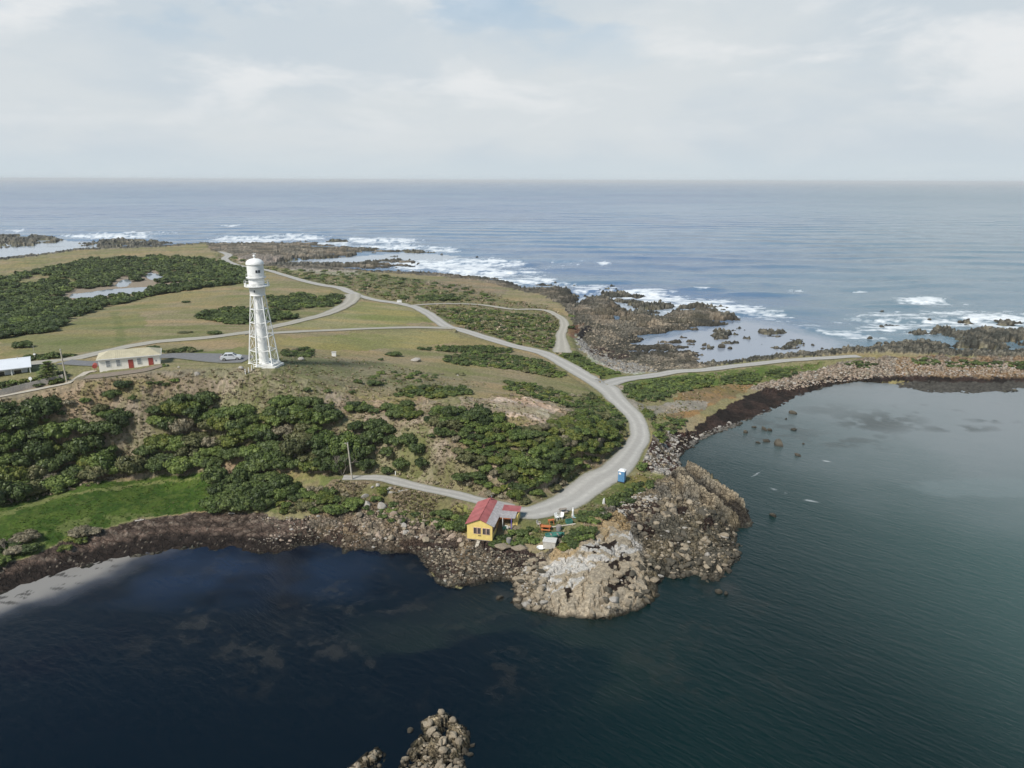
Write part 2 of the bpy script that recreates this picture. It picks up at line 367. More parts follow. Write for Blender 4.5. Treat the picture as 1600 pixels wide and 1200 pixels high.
class MT:
    """small node-material writer"""
    def __init__(s, name, rough=0.8, spec=0.3, metal=0.0):
        s.m = bpy.data.materials.new(name); s.m.use_nodes = True; s.t = s.m.node_tree
        s.b = s.t.nodes['Principled BSDF']; s.b.inputs['Roughness'].default_value = rough
        s.b.inputs['Specular IOR Level'].default_value = spec; s.b.inputs['Metallic'].default_value = metal
    def n(s, typ, **k):
        o = s.t.nodes.new(typ)
        for a, b in k.items(): setattr(o, a, b)
        return o
    def put(s, sock, v):
        if isinstance(v, (int, float)): sock.default_value = v
        elif isinstance(v, tuple): sock.default_value = v + (1,) if len(v) == 3 and sock.type == 'RGBA' else v
        else: s.t.links.new(v, sock)
    def math(s, op, a, b=0.0, clamp=False):
        o = s.n('ShaderNodeMath', operation=op, use_clamp=clamp); s.put(o.inputs[0], a); s.put(o.inputs[1], b); return o.outputs[0]
    def attr(s, nm, out='Fac'): return s.n('ShaderNodeAttribute', attribute_name=nm).outputs[out]
    def coord(s, w='Object', scale=(1, 1, 1), rz=0.0):
        c = s.n('ShaderNodeTexCoord'); mp = s.n('ShaderNodeMapping'); s.t.links.new(c.outputs[w], mp.inputs[0])
        mp.inputs['Rotation'].default_value = (0, 0, rz); m2 = s.n('ShaderNodeMapping'); m2.inputs['Scale'].default_value = scale; s.t.links.new(mp.outputs[0], m2.inputs[0]); return m2.outputs[0]
    def noise(s, sc, det=4, ro=0.55, vec=None, out='Fac', dist=0.0):
        o = s.n('ShaderNodeTexNoise'); s.put(o.inputs['Vector'], vec if vec is not None else s.coord())
        o.inputs['Scale'].default_value = sc; o.inputs['Detail'].default_value = det; o.inputs['Roughness'].default_value = ro; o.inputs['Distortion'].default_value = dist
        return o.outputs[out]
    def vor(s, sc, vec=None, feat='F1', out='Distance'):
        o = s.n('ShaderNodeTexVoronoi', feature=feat); s.put(o.inputs['Vector'], vec if vec is not None else s.coord()); o.inputs['Scale'].default_value = sc; return o.outputs[out]
    def map(s, v, a, b, c=0.0, d=1.0):
        o = s.n('ShaderNodeMapRange'); s.put(o.inputs[0], v)
        for i, q in zip((1, 2, 3, 4), (a, b, c, d)): s.put(o.inputs[i], q)
        return o.outputs[0]
    def mix(s, f, a, b, typ='MIX'):
        o = s.n('ShaderNodeMix', data_type='RGBA', blend_type=typ); s.put(o.inputs[0], f); s.put(o.inputs[6], a); s.put(o.inputs[7], b); return o.outputs[2]
    def ramp(s, v, stops):
        o = s.n('ShaderNodeValToRGB'); s.put(o.inputs[0], v); e = o.color_ramp.elements
        while len(e) < len(stops): e.new(0.5)
        for q, (p, c) in zip(e, stops): q.position = p; q.color = c + (1,)
        return o.outputs[0]
    def col(s, v): s.put(s.b.inputs['Base Color'], v); return s
    def bump(s, h, st=0.5, dist=0.1):
        o = s.n('ShaderNodeBump'); s.put(o.inputs['Strength'], st); o.inputs['Distance'].default_value = dist; s.put(o.inputs['Height'], h)
        s.t.links.new(o.outputs[0], s.b.inputs['Normal']); return s

def painted(name, c, rough=0.55, var=0.12, sc=3.0, spec=0.35, metal=0.0, dirt=None, bump=0.0):
    """paint, wood, metal: a base colour with uneven wear"""
    m = MT(name, rough, spec, metal); n = m.noise(sc, 6, 0.6)
    lo = tuple(q * (1 - var) for q in c); hi = tuple(min(1, q * (1 + var * .5)) for q in c)
    v = m.mix(m.map(n, .35, .65), lo, hi)
    if dirt: v = m.mix(m.map(m.noise(sc * .6, 5, .7), .52, .72, 0, .6), v, dirt)
    m.col(v)
    if bump: m.bump(m.noise(sc * 6, 4), bump, 0.02)
    return m.m

# ------------------------------------------------------------------ ground cover
g = np.random.default_rng(5)
wx1 = (fbm(GX / 3.0, GY / 3.0, 21, 3) - .5); wy1 = (fbm(GX / 3.0, GY / 3.0, 51, 3) - .5)
sc_ = 9.0 * np.clip(130 / np.hypot(GX, GY), .15, 1.4)
QX = PX + wx1 * sc_ * 3; QY = PY + wy1 * sc_ * 1.6
land = ZB > -1.0
inmain = inpoly(PX, PY, MAIN)
f_lo = fbm(GX / 14, GY / 14, 1, 4); f_mid = fbm(GX / 3.2, GY / 3.2, 2, 4); f_hi = fbm(GX / .8, GY / .8, 4, 3); f_st = fbm(GX / 9, GY / 1.6, 8, 4)
def c3(*v): return np.array(v, float)
def lerp(a, b, t): return a + (b - a) * t[..., None]
SH = GX.shape
def solid(c): return np.broadcast_to(c3(*c), SH + (3,)).copy()
# mown grass: tan to olive
cov = lerp(solid((.250, .205, .125)), solid((.205, .185, .092)), sstep(f_lo, .35, .65))
cov = lerp(cov, solid((.155, .15, .07)), sstep(f_st, .55, .75) * .5)
def where(poly): return inpoly(QX, QY, poly)
def paint(poly, a, b, f=None, str_=1.0, m=None):
    global cov
    m = where(poly) if m is None else m
    t = sstep(f_mid if f is None else f, .38, .62)
    c = lerp(solid(a), solid(b), t)
    cov[m] = cov[m] * (1 - str_) + c[m] * str_
GREENER = [(0,505),(60,518),(120,500),(160,480),(200,478),(230,500),(220,535),(150,550),(60,560),(0,560)]
paint(GREENER, (.17, .17, .075), (.205, .185, .10), f_lo)
paint([(172,488),(185,486),(196,520),(205,540),(180,545),(182,520)], (.10, .125, .045), (.14, .15, .06), f_mid, .6)
paint([(430,528),(560,520),(700,518),(730,530),(640,545),(520,548),(440,540)], (.195, .19, .075), (.235, .215, .10), f_lo)
paint([(440,512),(540,488),(565,470),(640,478),(680,500),(620,510),(500,514)], (.215, .205, .085), (.25, .225, .12), f_lo)
paint([(260,556),(390,540),(392,556),(330,560),(262,562)], (.17, .175, .07), (.2, .19, .09), f_lo)
# rough dry slope in front of the tower and down to the shore track
SLOPE = [(-300,660),(0,625),(60,615),(110,600),(170,590),(250,583),(330,578),(390,578),(440,580),(480,590),(540,600),(600,625),(640,620),(700,625),(760,620),(830,612),(880,625),(940,640),(985,670),(990,690),
         (930,740),(850,780),(760,788),(700,765),(600,742),(470,740),(330,738),(200,745),(60,780),(-300,850)]
paint(SLOPE, (.20, .16, .11), (.29, .235, .175), f_mid)
m = where(SLOPE) & (f_hi > .56); cov[m] = cov[m] * .5 + c3(.14, .135, .06) * .5
m = where(SLOPE) & (fbm(GX / 6, GY / 6, 77, 3) > .58); cov[m] = cov[m] * .4 + c3(.155, .15, .06) * .6
paint([(430,555),(560,560),(680,585),(760,600),(700,620),(600,620),(520,598),(440,580)], (.165, .15, .09), (.21, .185, .115), f_mid)
m = where([(360,572),(470,570),(520,590),(520,640),(420,640),(360,610)]) & (f_hi > .6); cov[m] = cov[m] * .5 + c3(.12, .12, .05) * .5
paint([(760,624),(830,620),(870,640),(850,660),(790,650)], (.34, .26, .20), (.46, .38, .31), f_mid)
paint([(0,600),(150,588),(250,578),(385,572),(385,583),(250,590),(150,600),(0,632)], (.19, .165, .12), (.24, .2, .15), f_mid, .8)
# scrubby heath between road and ocean
HEATH = [(330,395),(420,418),(470,428),(560,425),(650,436),(740,448),(800,470),(860,478),(885,500),(880,560),(840,550),(740,520),(690,505),(660,484),(560,458),(480,440),(430,424),(340,405)]
paint(HEATH, (.19, .155, .10), (.16, .155, .075), f_mid)
m = where(HEATH) & (f_hi > .55); cov[m] = cov[m] * .5 + c3(.10, .12, .04) * .5
# bright green turf above the weedy beach
GREEN = [(-300,860),(0,786),(60,768),(130,757),(220,747),(330,737),(345,760),(340,798),(300,800),(250,806),(200,812),(160,822),(120,836),(80,852),(40,870),(0,884),(-300,960)]
paint(GREEN, (.034, .068, .010), (.058, .095, .015), f_mid)
m = where(GREEN) & (f_hi > .6); cov[m] = cov[m] * .6 + c3(.10, .125, .03) * .4
m = where(GREEN) & (SD < 11) & (f_mid > .5); cov[m] = cov[m] * .6 + c3(.17, .18, .07) * .4
paint([(-300,872),(0,801),(60,783),(130,768),(220,754),(330,745),(330,748),(220,758),(130,773),(60,788),(0,808),(-300,880)], (.19, .19, .075), (.16, .18, .06), f_mid, .75)
paint([(320,738),(460,738),(560,744),(560,752),(520,760),(470,775),(430,800),(340,800),(335,760)], (.13, .145, .05), (.2, .17, .09), f_mid)
paint([(520,752),(600,757),(690,775),(740,800),(730,815),(640,812),(560,800),(500,790)], (.19, .145, .095), (.15, .135, .065), f_mid)
paint([(660,810),(735,800),(730,830),(680,825)], (.16, .17, .05), (.2, .18, .07), f_mid)
# inner side of the loop road, verge, yard
paint([(800,800),(900,800),(960,765),(1000,760),(985,785),(930,800),(880,840),(850,845),(780,845)], (.17, .145, .10), (.125, .13, .05), f_mid)
paint([(985,745),(1030,742),(1060,752),(1010,765),(960,790),(950,785)], (.20, .16, .06), (.13, .14, .045), f_mid)
paint([(955,597),(1060,586),(1180,574),(1290,566),(1250,590),(1170,600),(1060,612),(985,625),(965,612)], (.10, .135, .035), (.14, .15, .055), f_mid)
paint([(1060,615),(1110,602),(1180,598),(1165,612),(1120,630),(1090,650),(1040,655),(1040,640)], (.235, .15, .07), (.19, .135, .075), f_mid)
paint([(960,604),(985,598),(978,622),(1010,634),(1080,625),(1110,628),(1105,640),(1060,642),(1020,650),(1000,645),(980,632)], (.27, .24, .20), (.21, .19, .15), f_mid)
paint([(865,560),(900,552),(950,585),(1030,590),(1000,594),(940,590),(905,582)], (.13, .15, .045), (.17, .165, .06), f_mid)
# ---- rock
rocky = np.zeros(SH)
ROCKS = [
 ([(795,955),(797,905),(838,872),(868,846),(905,830),(925,812),(948,800),(985,780),(1010,762),(1050,736),(1085,730),(1185,812),(1160,895),(1100,915),(1030,940),(960,978),(850,970)], 'head'),
 ([(1008,735),(1000,715),(1015,690),(1045,675),(1085,676),(1075,700),(1070,735),(1050,742)], 'white'),
 ([(470,812),(510,800),(560,790),(590,776),(612,790),(640,815),(690,822),(735,838),(800,852),(850,868),(845,890),(802,955),(640,890),(520,866),(460,852)], 'cliff'),
 ([(570,424),(650,429),(750,438),(800,452),(850,462),(880,478),(893,500),(898,520),(905,545),(930,565),(980,582),(1040,584),(1100,576),(1180,560),(1180,460),(900,440),(800,430),(650,415),(570,415)], 'flat'),
 ([(320,379),(460,370),(660,370),(670,424),(560,423),(460,420),(418,416),(380,404),(330,391)], 'north'),
 ([(1165,606),(1215,592),(1250,583),(1300,570),(1345,561),(1400,556),(2400,566),(2400,597),(1600,592),(1400,592),(1290,602),(1230,616)], 'cause'),
]
RID = np.zeros(SH, int)
for i, (pl, nm) in enumerate(ROCKS): RID[where(pl) & inmain] = i + 1
reef = (ZB > -1) & (~inmain); RID[reef] = 7
RID[(inmain) & (SD < 7) & (PY < 560) & (RID == 0)] = 4
RID[(RD < .5)] = 0
land_rock = (RID > 0)
# soft edge for the relief amplitude
far = np.clip(np.hypot(GX, GY) / 110, .8, 3.0)
def blocks(sx, sy, rotz, s):
    c, q = math.cos(rotz), math.sin(rotz)
    x = (GX * c + GY * q) / sx; y = (-GX * q + GY * c) / sy
    x = x + (f_mid - .5) * 1.2; y = y + (f_hi - .5) * .7
    f1, f2, cid, vx, vy = voro(x, y, s)
    dome = 1 - f1 ** 2 * .9
    crack = sstep(f2 - f1, 0.0, .14)
    tilt = vx * (cid - .5) * 1.4 + vy * (((cid * 7.3) % 1) - .5) * 1.4
    return (cid * .55 + dome * .45 + tilt * .6) * (.25 + .75 * crack), crack, cid
disp = np.zeros(SH)
b1, k1, id1 = blocks(5.2, 2.6, .9, 31); b2, k2, id2 = blocks(1.8, 1.1, .7, 32); b3, k3, id3 = blocks(.62, .5, .3, 33)
ridge = 1 - np.abs(2 * fbm((GX * .8 + GY * .6) / 3.0, (-GX * .6 + GY * .8) / 9.0, 61, 4) - 1)
slab = where([(835,955),(832,900),(870,850),(915,828),(945,812),(975,825),(990,860),(1008,890),(1015,915),(990,950),(900,972)])
sl2 = where([(1045,745),(1085,735),(1175,812),(1160,825),(1120,800),(1060,770)])
amp = {1: (.85, .75, .34), 2: (.9, .6, .25), 3: (.45, .55, .30), 4: (1.3, .8, .3), 5: (1.2, .8, .3), 6: (.35, .5, .35), 7: (1.3, .8, .3)}
for k, (a1, a2, a3) in amp.items():
    m = RID == k
    sc = far if k in (4, 5, 7) else 1.0
    d = (b1 - .45) * a1 + (b2 - .4) * a2 + (b3 - .4) * a3
    if k in (4, 5, 7): d = ((b1 - .42) * 1.0 + (b2 - .4) * .75 + (ridge - .72) * .5) * .62 * np.where(np.hypot(GX, GY) > 330, .8, 1.15) + np.where(RID == 7, (b2 - .5) * .9 + (b3 - .4) * .5, 0)
    disp[m] = d[m]
ms = slab & (RID == 1)
c2_, s2_ = math.cos(.95), math.sin(.95)
su = (GX * c2_ + GY * s2_); sv = (-GX * s2_ + GY * c2_)
strata = fbm(su / 6.0, sv / .9, 71, 3)
dd = (b1 - .4) * .5 + (k1 - 1) * .30 + (strata - .5) * .7 + (b3 - .4) * .06 + 0.35
disp[ms] = dd[ms]
ms = sl2 & (RID == 1)
s3 = fbm((GX * .55 - GY * .83) / 7.0, (GX * .83 + GY * .55) / .8, 72, 3); dd = (s3 - .45) * 4.2 + (b2 - .4) * .7 + (b3 - .4) * .2 + .7
disp[ms] = dd[ms]; S3 = s3
fade = sstep(np.minimum(RD, 3.0), .3, 2.2)
# bumps in turf and slope
rough_ground = where(SLOPE) | where(HEATH)
disp[rough_ground & ~land_rock] += ((f_hi - .5) * .5 + (f_mid - .5) * .9)[rough_ground & ~land_rock]
o_ = (~rough_ground) & (~land_rock) & inmain
disp[o_] += ((f_hi - .5) * .12)[o_]
disp *= np.where(RD < 90, fade, 1)
cl = np.where(RID == 7, sstep(SD, -1.0, 2.0), sstep(SD, -.6, 1.2)); disp = disp * cl
# foreground reefs: loose blocks
fr = (RID == 7) & (np.hypot(GX, GY) < 90)
disp[fr] = ((b2 - .5) * 1.5 + (k2 - 1) * 1.1 + (b3 - .4) * .5)[fr] * cl[fr]
ZT = ZB + disp
# rock colours
tan = solid((.285, .23, .155)); grey = solid((.20, .18, .145)); dk = solid((.06, .052, .04))
rc = lerp(tan, grey, sstep(fbm(GX / 2.4, GY / 2.4, 91, 4), .4, .62)); rc = rc * (.72 + .5 * id2 * .6 + .25 * id3)[..., None]
crk = ((1 - k2) * .6 + (1 - k3) * .35 + (1 - k1) * .4); rc = lerp(rc, dk, np.clip(crk * .8, 0, .85))
m = RID == 1
r1 = rc.copy(); r1[slab] = r1[slab] * .35 + c3(.46, .385, .285) * .66
orange = where([(855,870),(880,838),(915,820),(945,806),(990,800),(985,830),(940,850),(900,862),(870,885)]) & (fbm(GX / 1.5, GY / 1.5, 92, 3) > .42)
r1[orange] = r1[orange] * .35 + c3(.40, .275, .13) * .65
wh = where([(838,915),(850,885),(880,872),(940,850),(985,838),(1000,862),(950,880),(925,895),(880,925),(850,945)]) & (fbm(GX / 1.6, GY / .9, 93, 4) > .47)
r1[wh] = r1[wh] * .2 + c3(.55, .53, .50) * .8
wet = where([(1000,820),(1160,790),(1190,830),(1150,900),(1010,930),(1005,880)]); r1[wet] = r1[wet] * .60 + c3(.018, .018, .010); q_ = wet & (f_mid > .5); r1[q_] *= .6
seaw = where([(950,795),(1000,775),(1045,785),(1030,820),(985,815)]) & (f_mid > .43); r1[seaw] = c3(.072, .050, .040) * (.6 + f_hi[seaw][:, None])
seaw = where([(1000,800),(1110,790),(1130,830),(1030,860),(1000,840)]) & (f_mid > .56); r1[seaw] = c3(.04, .026, .02)
for q in ([(955,905),(985,895),(990,915),(965,928),(945,920)], [(945,880),(975,868),(985,880),(960,892)], [(912,860),(945,858),(925,870)], [(875,925),(890,920),(895,935),(880,938)], [(938,858),(968,852),(955,866)]):
    mm = inpoly(PX + wx1 * 40, PY + wy1 * 22, q) & (f_hi > .44); r1[mm] = c3(.030, .020, .015)
q_ = sl2 & (RID == 1); r1[q_] = (lerp(r1, solid((.04, .034, .028)), sstep(S3, .50, .40) * .9))[q_]; r1[q_] = (lerp(r1, solid((.40, .34, .25)), sstep(S3, .55, .66) * .6))[q_]
cov[m] = r1[m]
m = RID == 2; r = rc.copy(); q = f_mid > .45; r[q] = c3(.46, .43, .39); r = lerp(r, dk, np.clip(crk * .8, 0, .85)); q = fbm(GX / 2, GY / 2, 95, 3) > .55; r[q] = c3(.075, .042, .035); cov[m] = r[m]
m = RID == 3; r = rc * c3(1.0, .92, .86); low = sstep(ZB, 1.6, .5) * .65; r = lerp(r, solid((.055, .042, .034)), low); q = (f_mid > .56) & (ZB < 2.2); r[q] = r[q] * .3 + c3(.05, .03, .026) * .7
q = inpoly(QX, QY, [(560,800),(640,800),(735,835),(720,850),(620,845),(560,830)]) & (f_hi > .42); r[q] = r[q] * .35 + c3(.33, .27, .20) * .65; cov[m] = r[m]
m = RID == 3; q = m & inpoly(QX, QY, [(735,845),(800,852),(865,862),(850,885),(800,882),(760,868)]); cov[q] = (c3(.058, .040, .033) * (.7 + .8 * f_hi[..., None]))[q]
flatc = lerp(solid((.37, .31, .235)), solid((.235, .21, .165)), sstep(fbm(GX / 6, GY / 6, 96, 4), .4, .6)) * (.75 + .5 * id2)[..., None]
flatc = lerp(flatc, solid((.07, .06, .045)), np.clip(crk * .7, 0, .8))
m = (RID == 4) | (RID == 5); r = flatc.copy(); rN = fbm(GX / 16, GY / 30, 98, 5); r = lerp(r, solid((.30, .235, .165)), sstep(rN, .52, .66) * .6); q = fbm(GX / 9, GY / 8, 97, 4) > .51; r[q] = r[q] * .35 + c3(.075, .072, .05) * .65
r = lerp(r, solid((.052, .05, .04)), sstep(SD, 12, 3) * .85 * sstep(f_lo + f_mid, .75, 1.0)); cov[m] = r[m]
m = RID == 7; r = lerp(solid((.085, .085, .070)), solid((.22, .20, .155)), sstep(f_mid + f_hi * .5, .62, .9)); r = r * (.7 + .6 * id2)[..., None]; cov[m] = r[m]
m = fr; r = lerp(solid((.36, .29, .19)), solid((.25, .21, .15)), sstep(f_hi, .4, .6)) * (.75 + .5 * id2)[..., None]; r = lerp(r, dk * .5, np.clip(((1 - k2) * 1.3 + (1 - k3) * .4), 0, .95)); r = lerp(r, solid((.045, .04, .02)), sstep(ZT, .9, .1)); cov[m] = r[m]
m = RID == 6; r = lerp(solid((.30, .225, .16)), solid((.40, .345, .28)), sstep(id3 + (f_mid - .5), .2, .8)); r = lerp(r, solid((.11, .085, .06)), np.clip((1 - k3) * .9 + (1 - k2) * .4, 0, .8)); r = lerp(r, solid((.05, .035, .028)), sstep(ZB, 1.25, .75)); cov[m] = r[m]
q = (RID == 6) & (PX > 1400) & (f_mid > .45); cov[q] = cov[q] * c3(1.0, .82, .62)
# sand and shell among the reef flats
paint([(925,565),(905,545),(895,520),(915,535),(945,556),(990,568),(1030,584),(990,585),(950,578)], (.42, .40, .37), (.33, .30, .26), f_hi)
q = inpoly(QX, QY, [(925,540),(960,548),(990,560),(950,560),(915,548)]) & (f_hi > .45); cov[q] = c3(.075, .05, .042)
q = inpoly(QX, QY, [(899,528),(908,515),(922,508),(925,516),(912,525),(907,534)]); cov[q] = c3(.028, .024, .024)
q = inpoly(QX, QY, [(885,525),(892,510),(912,506),(905,515),(896,530)]) ; cov[q] = c3(.20, .11, .07)
paint([(370,402),(395,396),(440,400),(430,412),(395,412),(372,410)], (.40, .33, .28), (.25, .22, .18), f_hi)
paint([(455,417),(570,424),(555,432),(500,428),(450,421)], (.34, .30, .25), (.24, .21, .17), f_hi)
paint([(720,430),(800,450),(780,465),(700,455),(660,440)], (.235, .19, .145), (.19, .15, .105), f_hi, .6)
# weedy beaches
WEED = [(-300,965),(0,886),(40,871),(80,853),(120,838),(160,824),(200,814),(260,806),(330,801),(400,803),(480,812),(500,835),(470,862),(-400,1100)]
q = inpoly(QX, QY, WEED) & inmain
sw = fbm(GX / 4, GY / 1.2, 101, 4)
wr = lerp(solid((.078, .056, .044)), solid((.15, .105, .082)), sstep(sw, .45, .7)); wr = lerp(wr, solid((.03, .022, .018)), sstep(ZB + (f_hi - .5) * .5, 1.1, .7)); st_ = sstep(fbm(GX / 7, GY / 1.0, 104, 3), .5, .62) * sstep(ZB, .8, 1.1); wr = lerp(wr, solid((.21, .165, .13)), st_ * .7 * sstep(f_hi, .3, .6)); wr = lerp(wr, solid((.28, .24, .19)), (fbm(GX / .5, GY / .35, 105, 2) > .80) * .7); wr = wr * (.45 + 1.1 * f_hi)[..., None]
cov[q] = wr[q]; RID[q & (RID == 0)] = 8
for poly in ([(1055,712),(1050,690),(1075,675),(1100,655),(1130,640),(1160,620),(1200,606),(1250,598),(1300,592),(1345,590),(1300,612),(1200,660),(1080,712)], [(1290,604),(1340,589),(1400,588),(1500,590),(1600,592),(2400,600),(2400,598),(1600,600),(1450,597),(1380,597),(1330,603)]):
    q = inpoly(QX, QY, poly) & inmain; w2 = lerp(solid((.060, .038, .030)), solid((.026, .019, .015)), sstep(f_mid, .4, .6)) * (.6 + .8 * f_hi)[..., None]; cov[q] = w2[q]; RID[q & (RID == 0)] = 8
q = inpoly(QX, QY, [(1085,715),(1060,712),(1090,680),(1140,663),(1180,650),(1210,640),(1160,665),(1110,690)]) & inmain & (f_hi > .45); cov[q] = c3(.22, .205, .18)
q = inpoly(QX, QY, [(1395,600),(1430,596),(1600,597),(2400,600),(2400,620),(1560,620),(1400,612)]) & inmain; cov[q] = (c3(.10, .092, .078) * (.6 + .8 * f_hi[..., None]))[q]; RID[q & (RID == 0)] = 8
disp8 = (RID == 8); ZT[disp8] += ((f_hi - .5) * .28)[disp8]
# wet foot of everything that meets the sea
wetf = sstep(ZT, .42, .08) * (RID > 0) * (RID != 8); cov = lerp(cov, solid((.03, .027, .02)), wetf * .85)
cov *= (.84 + .32 * g.random(SH))[..., None]; _b = fbm(GX / 22, GY / 7, 151, 5); _g = (RID == 0) & ~where(GREEN); cov[_g] = (lerp(cov, cov * c3(1.18, 1.08, .98), sstep(_b, .5, .68)))[_g]; cov[_g] = (lerp(cov, cov * c3(.80, .90, .72), sstep(_b, .48, .3)))[_g]
cov[(ZB > 0) & (ZB < 7) & (RID == 0) & inpoly(PX, PY, [(85,468),(110,452),(175,440),(200,428),(225,420),(275,425),(265,440),(385,432),(388,438),(250,448),(235,458),(140,470)])] = c3(.25, .205, .155)

# terrain mesh: only where there is land
nr, ncol = SH
keepv = ZT > -1.2
kf = (keepv[:-1, :-1] | keepv[1:, :-1] | keepv[:-1, 1:] | keepv[1:, 1:]) & (np.maximum.reduce([ZT[:-1, :-1], ZT[1:, :-1], ZT[:-1, 1:], ZT[1:, 1:]]) > -.6)
idx = np.arange(nr * ncol).reshape(SH)
F4 = np.stack([idx[:-1, :-1][kf], idx[:-1, 1:][kf], idx[1:, 1:][kf], idx[1:, :-1][kf]], -1)
used, inv = np.unique(F4, return_inverse=True); F4 = inv.reshape(F4.shape)
V = np.stack([GX.ravel(), GY.ravel(), ZT.ravel()], -1)[used]
me = np_mesh('ground', V, F4)
attr_c(me, 'cover', cov.reshape(-1, 3)[used]); attr_f(me, 'rocky', ((RID > 0) * np.where(slab & (RID == 1), .5, 1.0)).ravel()[used].astype(float))
M_ground = MT('ground_cover', 0.92, 0.15)
cv = M_ground.attr('cover', 'Color'); rk = M_ground.attr('rocky')
nA = M_ground.noise(1.7, 8, .68); nB = M_ground.noise(6.5, 5, .7)
v = M_ground.mix(1.0, cv, M_ground.ramp(nA, [(.25, (.62, .62, .6)), (.5, (1, 1, 1)), (.78, (1.42, 1.38, 1.3))]), 'MULTIPLY')
v = M_ground.mix(1.0, v, M_ground.ramp(nB, [(.3, (.75, .75, .75)), (.7, (1.22, 1.22, 1.22))]), 'MULTIPLY')
M_ground.col(v)
ev = M_ground.coord('Object', (.55, 1.25, .8), R(28)); nz = M_ground.noise(1.1, 3, .6, M_ground.coord(), 'Color')
vm = M_ground.n('ShaderNodeVectorMath', operation='MULTIPLY_ADD'); M_ground.put(vm.inputs[0], nz); vm.inputs[1].default_value = (.8, .8, .8); M_ground.put(vm.inputs[2], ev)
e1 = M_ground.vor(.75, vm.outputs[0], 'DISTANCE_TO_EDGE'); e2 = M_ground.vor(2.3, vm.outputs[0], 'DISTANCE_TO_EDGE')
ck = M_ground.math('MINIMUM', M_ground.map(e1, 0, .055), M_ground.map(e2, 0, .07, .35, 1)); ckr = M_ground.math('MAXIMUM', ck, M_ground.math('SUBTRACT', 1.0, rk))
v = M_ground.mix(1.0, v, M_ground.ramp(ckr, [(0, (.42, .40, .37)), (.8, (1, 1, 1))]), 'MULTIPLY'); M_ground.col(v)
hgt = M_ground.math('ADD', M_ground.math('ADD', nA, M_ground.math('MULTIPLY', nB, .45)), M_ground.math('MULTIPLY', ckr, .8))
M_ground.bump(hgt, M_ground.map(rk, 0, 1, .45, .9), .35)
ob = link('ground', me, M_ground.m); tag(ob, kind='structure')
print('ground verts', len(V))

def zat(x, y, F=None):
    x = np.atleast_1d(np.asarray(x, float)); y = np.atleast_1d(np.asarray(y, float))
    return lookup(ZT if F is None else F, x, y)

# ------------------------------------------------------------------ roads and paths
def gravel(name, c, ruts=True, worn=(.14, .14, .08)):
    m = MT(name, .95, .1); uvn = m.n('ShaderNodeUVMap').outputs[0]
    n1 = m.noise(1.2, 7, .65); n2 = m.noise(9, 4, .7)
    v = m.mix(m.map(n1, .3, .7), tuple(q * .78 for q in c), tuple(q * 1.14 for q in c))
    v = m.mix(m.map(n2, .3, .7, 0, .5), v, tuple(q * .7 for q in c))
    s = m.n('ShaderNodeSeparateXYZ'); m.t.links.new(uvn, s.inputs[0])
    if ruts:   # crown of the road is a little darker than the two wheel tracks
        a = m.math('ABSOLUTE', m.math('SUBTRACT', s.outputs[0], .5)); a = m.math('ABSOLUTE', m.math('SUBTRACT', a, .22))
        a = m.math('ADD', a, m.math('MULTIPLY', n1, .12))
        v = m.mix(m.map(a, .08, .2, 0, .6), v, tuple(q * .66 for q in c))
    e = m.math('ABSOLUTE', m.math('SUBTRACT', s.outputs[0], .5)); e = m.math('ADD', e, m.math('MULTIPLY', m.math('SUBTRACT', n1, .5), .25))
    v = m.mix(m.map(e, .40, .5, 0, .75), v, worn)
    m.col(v).bump(m.math('ADD', n1, n2), .4, .08); return m.m
M_road = gravel('pale_gravel', (.45, .43, .395)); M_road2 = gravel('sandy_gravel', (.44, .41, .35)); M_asph = gravel('grey_bitumen', (.19, .19, .195), False)
M_conc = gravel('concrete_path_surface', (.46, .42, .35), False, (.25, .22, .17)); M_brown = gravel('brown_gravel', (.25, .205, .165), False)
def ribbon(name, pts, mat, lift=0.0):
    n = len(pts); T = np.gradient(pts[:, :2], axis=0); T /= np.linalg.norm(T, axis=1)[:, None] + 1e-9; N = np.stack([-T[:, 1], T[:, 0]], -1)
    K = 8; V = []; U = []; rr = np.random.default_rng(len(pts))
    s1 = vnoise(np.arange(n) * .45, np.zeros(n) + 3.3, 5) - .5; s2 = vnoise(np.arange(n) * .45, np.zeros(n) + 9.1, 6) - .5
    for i in range(n):
        for k in range(K + 1):
            t = k / K; w = pts[i, 2] / 2
            off = (t * 2 - 1) * (w + (s1[i] if k > K / 2 else s2[i]) * .55)
            p = pts[i, :2] + N[i] * off; V.append((p[0], p[1])); U.append((t, i * .5))
    V = np.array(V); D = np.hypot(V[:, 0], V[:, 1])
    z = np.maximum(zat(V[:, 0], V[:, 1]), lookup(ZB, V[:, 0], V[:, 1])) + .045 + lift + np.clip(D - 120, 0, 400) * .0006
    V = np.column_stack([V, z]); F = []
    for i in range(n - 1):
        for k in range(K):
            a = i * (K + 1) + k; F.append((a, a + 1, a + K + 2, a + K + 1))
    me = np_mesh(name, V, F, True); ul = me.uv_layers.new(name='UVMap'); U = np.array(U, np.float32)
    ul.data.foreach_set('uv', U[np.array(F).ravel()].ravel().astype(np.float32))
    o = link(name, me, mat); tag(o, kind='structure'); return o
for k, (nm, mat) in enumerate({'shore_track': M_road, 'main': M_road, 'field_road': M_road2, 'cross_track': M_road2, 'reef_track': M_road2, 'causeway_road': M_road, 'lookout_drive': M_asph, 'concrete_path': M_conc, 'gravel_yard': M_brown}.items()):
    ribbon({'main': 'gravel_road', 'lookout_drive': 'asphalt_driveway'}.get(nm, nm), RW[nm], mat, .008 * k)

